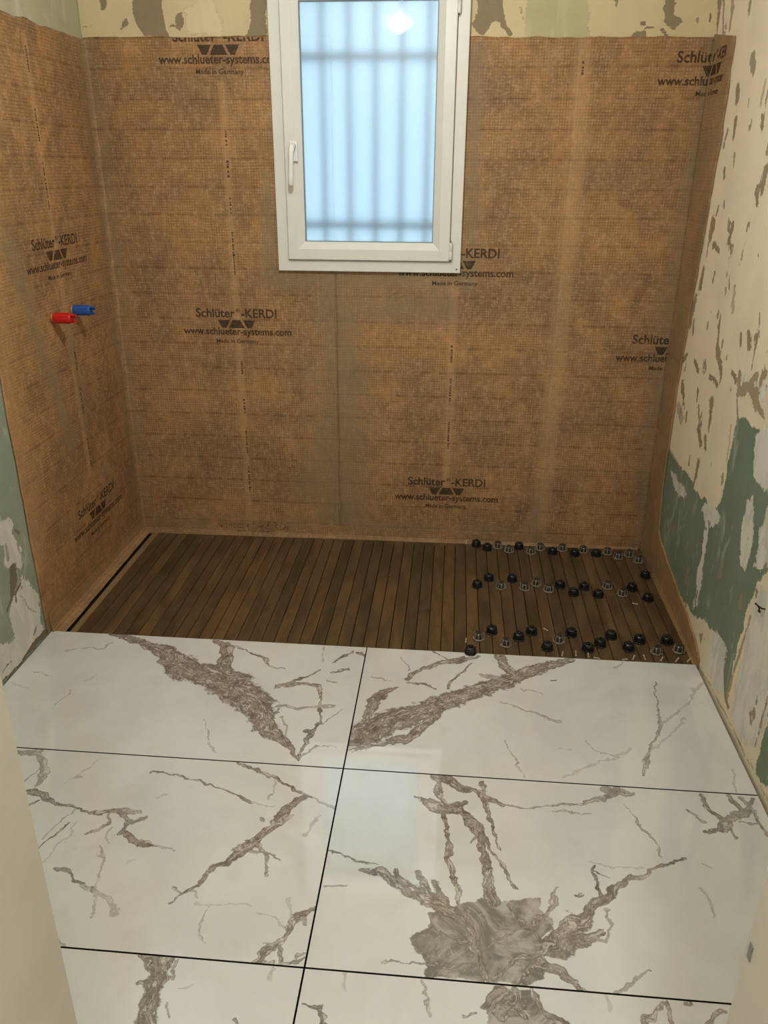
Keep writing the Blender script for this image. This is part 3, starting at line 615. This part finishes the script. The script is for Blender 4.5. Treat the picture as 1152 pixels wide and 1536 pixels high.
ms3 = sheet('membrane_sheet', cut(1.785, W-.004, []), cut(Z0, HM-.006, []), lambda U, V: P_back(U, V, .0030), ab, M['memb_back'], wall_back, (0, .003, 0))
ms4 = sheet('membrane_sheet', cut(-.930, -.004, []), cut(Z0, HM+.002, []), P_left, al, M['memb_side'], wall_left, (-.003, 0, 0), jit=.006)
# sealing bands in the corners: thin strips that follow the outline read from the photo
def band(name, P3, attrs_val, mat, parent, n):
    """P3: list of rows of 3D points (same length); becomes a strip with thickness along n"""
    nu, nv = len(P3), len(P3[0]); V_ = [p for row in P3 for p in row]
    F = [(i*nv+j, (i+1)*nv+j, (i+1)*nv+j+1, i*nv+j+1) for i in range(nu-1) for j in range(nv-1)]
    bm = bmesh.new(); vv = [bm.verts.new(p) for p in V_]
    for f in F: bm.faces.new([vv[k] for k in f])
    rim = [e for e in bm.edges if e.is_boundary]; g = bmesh.ops.extrude_edge_only(bm, edges=rim)
    bmesh.ops.translate(bm, vec=Vector(n), verts=[e for e in g['geom'] if isinstance(e, bmesh.types.BMVert)])
    o = from_bm(name, bm, mat, parent)
    for k, v in attrs_val.items():
        at = o.data.attributes.new(k, 'FLOAT', 'POINT'); at.data.foreach_set('value', [v]*len(o.data.vertices))
    return o
zz = np.linspace(Z0, HM, 70)
redge = [(1.911+.04, -.229), (1.911, -.229), (1.635, -.245), (1.365, -.226), (1.091, -.198), (.767, -.181), (.501, -.184), (.336, -.195), (.178, -.235), (.15, -.30), (0, -.30)]
zs = np.array([a for a, _ in redge])[::-1]; ys = np.array([b for _, b in redge])[::-1]
rowsR = []
for z in zz:
    ye = float(np.interp(z, zs, ys))+float(fbm(np.array(z*18), np.array(2.2), 5, 3))*.022
    rowsR.append([(W-.0075-.0025*max(0, 1-t*8), -.003+t*(ye+.003), z-(.034*t if z == zz[-1] else .034*t*max(0.0, (z-1.75)/.2))) for t in np.linspace(0, 1, 9)])
bR = band('sealing_band', rowsR, dict(stain=.50, light=.0), M['memb_side'], wall_right, (.006, 0, 0))
rowsF = []
fe = [(-.25, .165), (-.30, .155), (-.485, .127), (-.749, .082), (-.88, .045), (-.915, .03)]
for y in np.linspace(-.25, -.915, 50):
    ht = float(np.interp(-y, [-a for a, _ in fe], [b for _, b in fe]))+float(fbm(np.array(y*20), np.array(5.2), 6, 3))*.022
    rowsF.append([(W-.0068-.010*max(0, 1-t*4), y, -.012+t*(ht+.012)) for t in np.linspace(0, 1, 6)])
band('sealing_band', rowsF, dict(stain=.3, light=.1), M['memb_side'], wall_right, (.006, 0, 0))
# left corner, on the back wall and on the left wall, and the cove along the left floor edge
rowsB = []
for z in zz:
    e = .060+float(fbm(np.array(z*14), np.array(8.2), 8, 3))*.03
    rowsB.append([(.006+t*(e-.006), -float(d_back(t*e, z))-.0026-.004*max(0, 1-t*5), z) for t in np.linspace(0, 1, 6)])
band('sealing_band', rowsB, dict(stain=.22, light=-.2), M['memb_back'], wall_back, (0, .004, 0))
rowsL = []
for z in zz:
    e = .075+float(fbm(np.array(z*14), np.array(3.2), 12, 3))*.03
    rowsL.append([(float(d_left(-t*e, z))+.0026+.004*max(0, 1-t*5), -.008-t*(e-.008), z) for t in np.linspace(0, 1, 6)])
band('sealing_band', rowsL, dict(stain=.34, light=-.2), M['memb_side'], wall_left, (-.004, 0, 0))
rowsC = []
for y in np.linspace(-.006, -D-.005, 60):
    xo = .040+.004*(-y)+float(fbm(np.array(y*20), np.array(1.2), 15, 3))*.004
    q = [(.0062, .070+float(fbm(np.array(y*16), np.array(7.2), 14, 3))*.02), (.0070, .035), (.010, .010), (.018, -.005), (xo-.012, -.011), (xo, -.0125)]
    rowsC.append([(a, y, b) for a, b in q])
band('sealing_band', rowsC, dict(stain=.10, light=.1), M['memb_side'], wall_left, (-.003, 0, -.002))
rowsD = []
for x in np.linspace(.02, W-.02, 110):
    ht = .045+float(fbm(np.array(x*9), np.array(4.2), 18, 4))*.05
    rowsD.append([(x, -.0040-float(d_back(x, .02))-(.008 if k == 0 else 0), z) for k, z in enumerate((deck_z(x)-.004, .006, .02, ht))])
band('sealing_band', rowsD, dict(stain=.12, light=-.2), M['memb_back'], wall_back, (0, .004, 0))

# ---- printed writing on the membrane
def text_mesh(body, size, width, bold):
    cu = bpy.data.curves.new('t', 'FONT'); cu.body = body; cu.size = size; cu.align_x = 'CENTER'; cu.offset = bold*size; cu.resolution_u = 3
    o = bpy.data.objects.new('t', cu); COL.objects.link(o); bpy.context.view_layer.update()
    me = bpy.data.meshes.new_from_object(o.evaluated_get(bpy.context.evaluated_depsgraph_get()))
    P = np.array([v.co[:2] for v in me.vertices]); F = [tuple(p.vertices) for p in me.polygons]
    bpy.data.objects.remove(o); bpy.data.curves.remove(cu); bpy.data.meshes.remove(me)
    k = width/(P[:, 0].max()-P[:, 0].min()); mid = (P[:, 0].max()+P[:, 0].min())/2
    P[:, 0] = (P[:, 0]-mid)*k
    return P, F
LOGO = []
def brand_line(w_):
    parts = [('Schl\u00fcter', .049, -.5, -.015, .024, 0.0), ('\u00ae', .021, -.002, .052, .012, .020), ('-KERDI', .049, .062, .5, .024, 0.0)]
    PP, FF = [], []
    for body, size, a_, b_, bold, up in parts:
        P, F = text_mesh(body, size, (b_-a_)*w_, bold); P = P+np.array([(a_+b_)/2*w_, up]); n = len(PP)
        PP += [tuple(p) for p in P]; FF += [tuple(i+n for i in f) for f in F]
    return np.array(PP), FF
LOGO.append((brand_line(.334), 0.0))
LOGO.append((text_mesh('www.schlueter-systems.com', .040, .450, .026), -.070))
LOGO.append((text_mesh('Made in Germany', .023, .178, .020), -.104))
def trap(x0, x1, flip, z0=-.043, z1=-.011, sl=.017):
    return [(x0, z1), (x1, z1), (x1-sl, z0), (x0+sl, z0)] if not flip else [(x0+sl, z1), (x1-sl, z1), (x1, z0), (x0, z0)]
TR = [trap(-.0775, -.0265, False), trap(-.033, .033, True), trap(.0265, .0775, False)]
def logo(parent, place, c, z, dx=0.0, clip_top=None, clip_u=None, mat='ink', skip=()):
    """place(u,v)->xyz; clip_top in v, clip_u in u (keep u < clip_u)"""
    items = [(('printed_brand', 'printed_address', 'printed_origin')[k], P, F, off) for k, ((P, F), off) in enumerate(LOGO)]
    for k, q in enumerate(TR): items.append(('printed_emblem', np.array(q), [(0, 1, 2, 3)], 0.0))
    for nm, P, F, off in items:
        bm = bmesh.new(); vv = [bm.verts.new((c+x, z+off+y, 0)) for x, y in P]
        for f in F:
            try: bm.faces.new([vv[i] for i in f])
            except ValueError: pass
        for lim, ax in ((clip_top, 1), (clip_u, 0)):
            if lim is None: continue
            n = [0, 0, 0]; n[ax] = 1; co = [0, 0, 0]; co[ax] = lim
            bmesh.ops.bisect_plane(bm, geom=bm.verts[:]+bm.edges[:]+bm.faces[:], plane_co=co, plane_no=n, clear_outer=True)
        if not bm.faces: bm.free(); continue
        for v in bm.verts: v.co = Vector(place(v.co.x, v.co.y))
        me = bpy.data.meshes.new(nm); bm.to_mesh(me); bm.free(); me.materials.append(M[mat]); link(bpy.data.objects.new(nm, me), parent)
def pb(k): return lambda u, v: (u, -float(d_back(u, v))-.0012-k-.0007, v)
def pl(k): return lambda u, v: (float(d_left(u, v))+.0012+k+.0007, u, v)
logo(ms1, pb(0), .505, .963); logo(ms1, pb(0), .505, 1.941, clip_top=HM+.003)
logo(ms1, pb(.003), .515, .020, mat='ink_faint', clip_top=.06)
logo(ms2, pb(0), 1.385, .262); logo(ms2, pb(0), 1.388, 1.208)
def fold(u, v):
    if u < W-.006: return (u, -float(d_back(u, v))-.0042-.0009, v)
    return (W-.0086, -.004-(u-(W-.006)), v)
logo(ms3, fold, 2.292, 1.866, clip_u=W+.16); logo(ms3, pb(.0034), 2.262, .893, clip_u=W-.014, mat='ink')
logo(ms4, pl(0), -.442, 1.268); logo(ms4, pl(0), -.418, .292)
def marks(parent, place, u, spans, seed):
    rnd = random.Random(seed)
    for z0, z1 in spans:
        bm = bmesh.new(); z = z0
        while z < z1:
            h = rnd.uniform(.004, .009); wd = rnd.uniform(.006, .010)
            q = [(u-wd/2, z), (u+wd/2, z), (u+wd/2*rnd.uniform(.3, 1), z+h), (u-wd/2*rnd.uniform(.3, 1), z+h)]
            bm.faces.new([bm.verts.new(place(*p)) for p in q]); z += h+rnd.choice((.002, .002, .003, .008))
        me = bpy.data.meshes.new('printed_line'); bm.to_mesh(me); bm.free(); me.materials.append(M['ink']); link(bpy.data.objects.new('printed_line', me), parent)
marks(ms1, pb(0), .512, [(1.60, 1.66), (1.49, 1.55), (1.36, 1.42), (1.13, 1.29)], 1); marks(ms1, pb(0), .515, [(.73, .78), (.56, .62), (.38, .48), (.20, .32)], 2)
marks(ms2, pb(0), 1.386, [(.80, .87), (.62, .73), (.43, .55)], 3); marks(ms4, pl(0), -.45, [(1.80, 1.87), (1.60, 1.70), (1.39, 1.53)], 4); marks(ms4, pl(0), -.42, [(.83, .90), (.66, .76), (.45, .56)], 5)
marks(ms3, pb(.0034), 1.806, [(1.83, 1.87)], 6)

# ================================================================== WINDOW
FX0, FX1, FZ0, FZ1 = .694, 1.4065, 1.1515, 2.170
SX0, SX1, SZ0, SZ1 = .7375, 1.3632, 1.1950, 2.1270
GX0, GX1, GZ0, GZ1 = .8052, 1.288, 1.266, 2.058
win = struct(empty('window_1', ((FX0+FX1)/2, 0, FZ0)), 'white framed window with frosted glass in the shower wall', 'window'); WO = Vector(win.location)
def rect_frame(name, x0, x1, z0, z1, prof, mat, parent, offx=True):
    """mitred frame; prof: list of (inset, y) from the outer edge inwards, closed"""
    n = len(prof); bm = bmesh.new(); R4 = []
    for cx, cz, sx, sz in ((x0, z0, 1, 1), (x1, z0, -1, 1), (x1, z1, -1, -1), (x0, z1, 1, -1)):
        R4.append([bm.verts.new(Vector((cx+sx*i, y, cz+sz*i))-WO) for i, y in prof])
    for k in range(4):
        a, b = R4[k], R4[(k+1) % 4]
        for j in range(n): bm.faces.new((a[j], b[j], b[(j+1) % n], a[(j+1) % n]))
    return from_bm(name, bm, mat, parent)
rect_frame('frame', FX0, FX1, FZ0, FZ1, [(0, -.004), (0, -.020), (.002, -.022), (.040, -.022), (.0415, -.020), (.0415, .012), (.055, .012), (.055, .050), (.042, .050), (.042, -.004)], M['pvc'], win)
sash = rect_frame('sash', SX0, SX1, SZ0, SZ1, [(0, .010), (0, -.033), (.003, -.036), (.040, -.036), (.045, -.033), (.0645, -.022), (.0665, -.019), (.0665, .010)], M['pvc'], win)
rect_frame('gasket', SX0+.0655, SX1-.0655, SZ0+.0655, SZ1-.0655, [(0, .004), (0, -.0185), (.0035, -.017), (.0035, .004)], M['gasket'], sash)
box('glass_pane', Vector((SX0+.067, -.014, SZ0+.067))-WO, Vector((SX1-.067, .002, SZ1-.067))-WO, M['glass'], win)
hd = box('handle', Vector((.760, -.049, 1.545))-WO, Vector((.790, -.036, 1.615))-WO, M['pvc_handle'], win, .004); hd['label'] = 'white lever handle'
tube('lever', [Vector(p)-WO for p in ((.775, -.046, 1.598), (.775, -.066, 1.598), (.7745, -.080, 1.594), (.773, -.085, 1.582), (.771, -.084, 1.55), (.768, -.082, 1.50), (.766, -.081, 1.468), (.7655, -.080, 1.462))], [.0105, .0105, .0110, .0105, .0095, .0095, .0100, .006], M['pvc_handle'], hd, 12)
for zc in (1.232, 2.045):
    hg = lathe('hinge', [(.0065, -.030), (.0075, -.028), (.0075, -.002), (.0065, 0), (.0065, .002), (.0075, .004), (.0075, .030), (.0065, .032)], M['pvc'], win, 12, Matrix.Translation(Vector((1.3665, -.034, zc))-WO))
    lathe('pin', [(.0028, -.036), (.0028, .040)], M['metal'], hg, 8, Matrix.Translation(Vector((1.3665, -.034, zc))-WO))
lathe('screw_cap', [(.004, 0), (.0035, .0015)], M['gasket'], win, 12, Matrix.Translation(Vector((1.392, -.022, 1.166))-WO) @ Matrix.Rotation(math.pi/2, 4, 'X'))
rect_frame('sill_seal', FX0+.056, FX1-.056, FZ0+.056, FZ1-.056, [(0, .05), (0, .02), (.006, .02), (.006, .05)], M['pvc'], win)
# outside bars
gr = tag(empty('window_grille', (1.05, .13, 1.15)), 'painted iron security bars behind the frosted window glass', 'window bars'); GO = Vector(gr.location)
for x in (.862, .962, 1.062, 1.162, 1.262): tube('bar', [Vector((x, .13, 1.16))-GO, Vector((x, .13, 2.16))-GO], .0085, M['iron'], gr, 10)
for z in (1.905, 1.315): box('crossbar', Vector((HX0-.0, .122, z-.012))-GO, Vector((HX1+.0, .138, z+.012))-GO, M['iron'], gr, .002)

# ================================================================== LAMPS
def bulb_lamp(name, label, L, power, top, radius, color):
    t = tag(empty(name, (L[0], L[1], top)), label, 'lamp'); h = L[2]-top
    lathe('ceiling_rose', [(.045, 0), (.045, -.012), (.030, -.022), (.006, -.024)][::-1], M['pvc'], t, 20)
    tube('cord', [(0, 0, -.02), (0, 0, h+.075)], .003, M['wire'], t, 8)
    lathe('socket', [(.010, h+.085), (.016, h+.080), (.017, h+.042), (.013, h+.038)][::-1], M['wire'], t, 16)
    lathe('bulb', [(.012, h+.040), (.016, h+.030), (.027, h+.012), (.030, h-.004), (.026, h-.020), (.014, h-.030), (.003, h-.032)][::-1], M['bulb'], t, 20)
    ld = bpy.data.lights.new('bulb_light', 'POINT'); ld.energy = power; ld.color = color; ld.shadow_soft_size = radius
    lo = bpy.data.objects.new('bulb_light', ld); lo.location = (0, 0, h-.06); link(lo, t)
    return t
bulb_lamp('pendant_bulb', 'bare bulb hanging on a black cord from the bathroom ceiling', ROOM_LAMP, ROOM_W, HC, .03, LAMP_COL)
bulb_lamp('hall_fill_light', 'unseen fill light added in the hall, shaped as a hanging bulb', HALL_FILL, HALL_FILL_W, HC-.02, .16, HALL_FILL_COL)  # made-up bulb, added to fill the room through the doorway

# ================================================================== PIPE PLUGS
def plug(px, py, mat, mat_name, label):
    y, z = on_left(px, py); t = tag(empty('pipe_plug', (.004, y, z)), label, 'pipe plug', None)
    RY = Matrix.Rotation(math.pi/2, 4, 'Y')
    lathe('brass_socket', [(.017, -.006), (.017, .008), (.0155, .010)], M['brass'], t, 20, RY)
    body = lathe('plug_body', [(.0135, .006), (.0165, .009), (.0170, .012), (.0170, .066), (.0160, .070), (.0155, .072)], mat, t, 20, RY)
    bm = bmesh.new(); n = 8
    for k in range(n):     # crown of teeth around the hollow end
        if k % 2: continue
        a0, a1 = 2*math.pi*k/n, 2*math.pi*(k+1)/n
        q = []
        for x in (.0715, .084):
            for r_ in (.0158, .0100):
                for a in (a0, a1): q.append(bm.verts.new((x, r_*math.cos(a), r_*math.sin(a))))
        for f in ((0, 1, 3, 2), (4, 6, 7, 5), (0, 4, 5, 1), (2, 3, 7, 6), (0, 2, 6, 4), (1, 5, 7, 3)): bm.faces.new([q[i] for i in f])
    from_bm('plug_teeth', bm, mat, t)
    bm = bmesh.new()
    for k in range(6):
        a = 2*math.pi*k/6
        m4 = Matrix.Rotation(a, 4, 'X'); vs_ = bm_box(bm, (.014, -.0015, .0165), (.064, .0015, .0184)); bmesh.ops.transform(bm, matrix=m4, verts=vs_)
    from_bm('rib', bm, mat, t)
    return t
plug(76, 477, M['red'], 'red', 'red plastic pressure plug screwed into the hot water outlet')
plug(106, 465, M['blue'], 'blue', 'blue plastic pressure plug screwed into the cold water outlet')

# small wire end on the right wall
y, z = on_right(1148, 914); we = tag(empty('cable_end', (W, y, z)), 'thin black cable end curled out of the right wall', 'cable')
tube('cable', [(.003, 0, 0), (-.010, 0, .002), (-.020, .004, .008), (-.024, .012, .010), (-.020, .020, .006), (-.012, .024, -.002), (-.008, .018, -.008), (-.012, .008, -.010)], .0022, M['wire'], we, 8)
lathe('insulation_tip', [(.0030, -.004), (.0030, .004)], M['wire'], we, 8, Matrix.Translation((-.012, .006, -.010)) @ Matrix.Rotation(math.pi/2, 4, 'X'))

# ================================================================== TILE LEVELLING CAPS
CAPS = {
 'back': [(714,810,0),(730.6,816.6,0),(746,812,1),(763,819,1),(777.5,812,0),(795,820.5,1),(808.8,812.7,1),(827,819.7,0),(840.8,812.7,1),(859.5,821,0),(871.5,814.7,1),(890.5,820.5,0),(906.7,816.4,1),(923,823.8,1),(938.3,818.9,1),(958.5,829.6,1)],
 'mid': [(715.8,875,0),(733,865,0),(751.4,877.5,1),(768,866.6,0),(787,879,1),(804,872.8,1),(822.8,882,1),(840,876,0),(860,887.7,0),(875.7,879,0),(897,890.6,0),(911,878,1),(933.4,889,1),(947.4,880.7,0),(971.3,896.4,0)],
 'front': [(718,953,1),(737.7,944,0),(758.8,962.7,1),(778,954,0),(797,945.5,0),(820.5,969,0),(838.4,958,1),(856.4,948.6,0),(881.4,971.4,0),(899.6,964,0),(916,952.5,0),(942.5,970.6,0),(959,959,0),(984.5,975.5,1),(999.4,960.7,0),(1025,974,1)],
 'lone': [(973.8,862.6,0)], 'edge': [(705.6,974.4,0)]}
def cap_proto(kind):
    body, edge = (M['black'], M['black']) if kind == 0 else (M['smoke'], M['smoke_edge'])
    t = empty('levelling_cap')
    bm = bmesh.new(); bm_lathe(bm, [(.0215, 0), (.0222, .0012), (.0222, .0032), (.0205, .0042), (.0155, .0046)], 8); from_bm('flange', bm, edge, t)
    bm = bmesh.new(); bm_lathe(bm, [(.0172, .0040), (.0168, .012), (.0160, .0215), (.0146, .0246), (.0110, .0256), (.0062, .0246)], 16); o = from_bm('dome', bm, body, t)
    o.data.polygons.foreach_set('use_smooth', [len(p.vertices) == 4 for p in o.data.polygons])
    bm = bmesh.new()
    for k in range(8):
        a = 2*math.pi*(k+.5)/8; ca, sa = math.cos(a), math.sin(a); q = []
        for r_, z_ in ((.0150, .004), (.0205, .004), (.0198, .0100), (.0176, .0225), (.0140, .0255), (.0130, .018)):
            for s in (-.0013, .0013): q.append(bm.verts.new((r_*ca-s*sa, r_*sa+s*ca, z_)))
        n = 6
        for j in range(n): bm.faces.new((q[2*j], q[2*j+1], q[2*((j+1) % n)+1], q[2*((j+1) % n)]))
        bm.faces.new([q[2*j] for j in range(n)][::-1]); bm.faces.new([q[2*j+1] for j in range(n)])
    from_bm('ribs', bm, edge, t)
    bm = bmesh.new(); bm_lathe(bm, [(.0060, .022), (.0060, .0292), (.0050, .0304), (.0034, .0304), (.0032, .0265)], 12); from_bm('threaded_hub', bm, body, t)
    return t
protos = [cap_proto(0), cap_proto(1)]; used = [False, False]
def copy_tree(o):
    c = o.copy(); COL.objects.link(c)
    for ch in o.children:
        k = ch.copy(); COL.objects.link(k); k.parent = c
    return c
WHERE = {'back': 'in the row along the back wall', 'mid': 'in the middle row', 'front': 'in the row beside the marble tiles',
         'lone': 'by itself at the right wall between two rows', 'edge': 'overhanging the edge of the marble tile'}
rnd = random.Random(12); placed = []
for key, lst in CAPS.items():
    for px, py, kd in lst:
        zt = .0 if key == 'edge' else deck_z(2.0)
        x, y = on_floor(px, py+4, zt)
        if key == 'back': y = -.030-(py-810)*.0052
        if key == 'edge': y = max(y, -D+.004)
        zb = deck_z(x)+.0012
        x = min(x, W-.042); y = min(y, -.030)
        if key == 'front': y = max(y, -D+.026)
        if key == 'edge': zb = .0006; y = -D-.001; 
        placed.append([key, kd, x, y, zb])
for _ in range(60):       # keep neighbouring caps from touching
    for i in range(len(placed)):
        for j in range(i):
            a, b = placed[i], placed[j]; dx, dy = a[2]-b[2], a[3]-b[3]; dd = math.hypot(dx, dy)
            if dd < .0455:
                m = (.0458-dd)/2; ux, uy = dx/dd, dy/dd
                a[2] += ux*m; a[3] += uy*m*.6; b[2] -= ux*m; b[3] -= uy*m*.6
ORD = 'first second third fourth fifth sixth seventh eighth ninth tenth eleventh twelfth thirteenth fourteenth fifteenth sixteenth seventeenth'.split()
for key, kd, x, y, zb in placed:
    o = protos[kd] if not used[kd] else copy_tree(protos[kd]); used[kd] = True
    o.location = (min(x, W-.04), min(y, -.032), zb); o.rotation_euler = (0, 0, rnd.uniform(0, 6.28))
    nm = ('black', 'smoky grey')[kd]
    if key in ('lone', 'edge'): tag(o, f'{nm} tile levelling cap {WHERE[key]}', 'levelling cap')
    else:
        k = sum(1 for q in placed if q[0] == key and q[2] > x)
        tag(o, f'{nm} levelling cap, {ORD[k]} from the right wall {WHERE[key]}', 'levelling cap', f'levelling caps {WHERE[key]}')

# snapped white clip stems, standing in the joints or lying loose
def stem_mesh():
    bm = bmesh.new()
    pr = [(-.0030, 0), (.0030, 0), (.0030, .003), (.0018, .005), (.0018, .014), (.0024, .016), (.0022, .021), (.0006, .0195), (-.0008, .022), (-.0024, .020), (-.0018, .015), (-.0018, .005), (-.0030, .003)]
    a = [bm.verts.new((x, -.0007, z)) for x, z in pr]; b = [bm.verts.new((x, .0007, z)) for x, z in pr]; n = len(pr)
    bm.faces.new(a); bm.faces.new(b[::-1])
    for k in range(n): bm.faces.new((a[k], b[k], b[(k+1) % n], a[(k+1) % n]))
    bmesh.ops.recalc_face_normals(bm, faces=bm.faces); me = bpy.data.meshes.new('clip_stem'); bm.to_mesh(me); bm.free(); me.materials.append(M['stem']); return me
SM = stem_mesh()
STEMS = [(843,984,.1,0),(864,984,-.15,0),(883,986,-.25,0),(949,990,.2,0),(968,990,-.45,0),(991,992,.3,0),(1013,994,.5,0),(1035,994,.55,0),(698.6,963,.05,0),(699,803,.05,0)]
LYING = [(896,988,.25),(938,990,-.35),(953,907,.3),(819,945,.9)]
for px, py, tl, _ in STEMS:
    x, y = on_floor(px, py, deck_z(1.9)); y = min(max(y, -D+.008), -.016); x = min(x, W-.03)
    o = link(bpy.data.objects.new('clip_stem', SM)); o.location = (x, y, deck_z(x)+.0006); o.rotation_euler = (0, tl, rnd.uniform(-.3, .3)); o.scale = (1, 1.6, rnd.uniform(.8, 1.05))
    if py > 970: tag(o, f'snapped white clip stem beside the marble edge, {ORD[sum(1 for q in STEMS if q[1] > 970 and q[0] > px)]} upright one from the right wall', 'clip stem', 'upright stems beside the marble tiles')
    elif py > 900: tag(o, 'snapped white clip stem standing left of the levelling caps', 'clip stem')
    else: tag(o, 'snapped white clip stem standing at the foot of the back wall', 'clip stem')
for i, (px, py, a) in enumerate(LYING):
    x, y = on_floor(px, py, deck_z(1.9)); y = max(y, -D+.010)
    o = link(bpy.data.objects.new('clip_stem', SM)); o.location = (x-.012*math.cos(a), y+.012*math.sin(a), deck_z(x)+.0022); o.rotation_euler = (math.pi/2, 0, math.pi/2*0+1.57-a-1.57); o.rotation_euler = Matrix(((0, 0, 1), (1, 0, 0), (0, 1, 0))).to_euler(); o.rotation_euler.z -= a
    if i < 2: tag(o, f'snapped white clip stem lying flat at the marble edge, {("farther from", "nearer to")[i]} the right wall', 'clip stem', 'loose stems beside the marble tiles')
    elif i == 2: tag(o, 'snapped white clip stem lying loose by the middle row of caps', 'clip stem')
    else: tag(o, 'tiny white plastic chip lying between the middle and front rows of caps', 'clip stem')
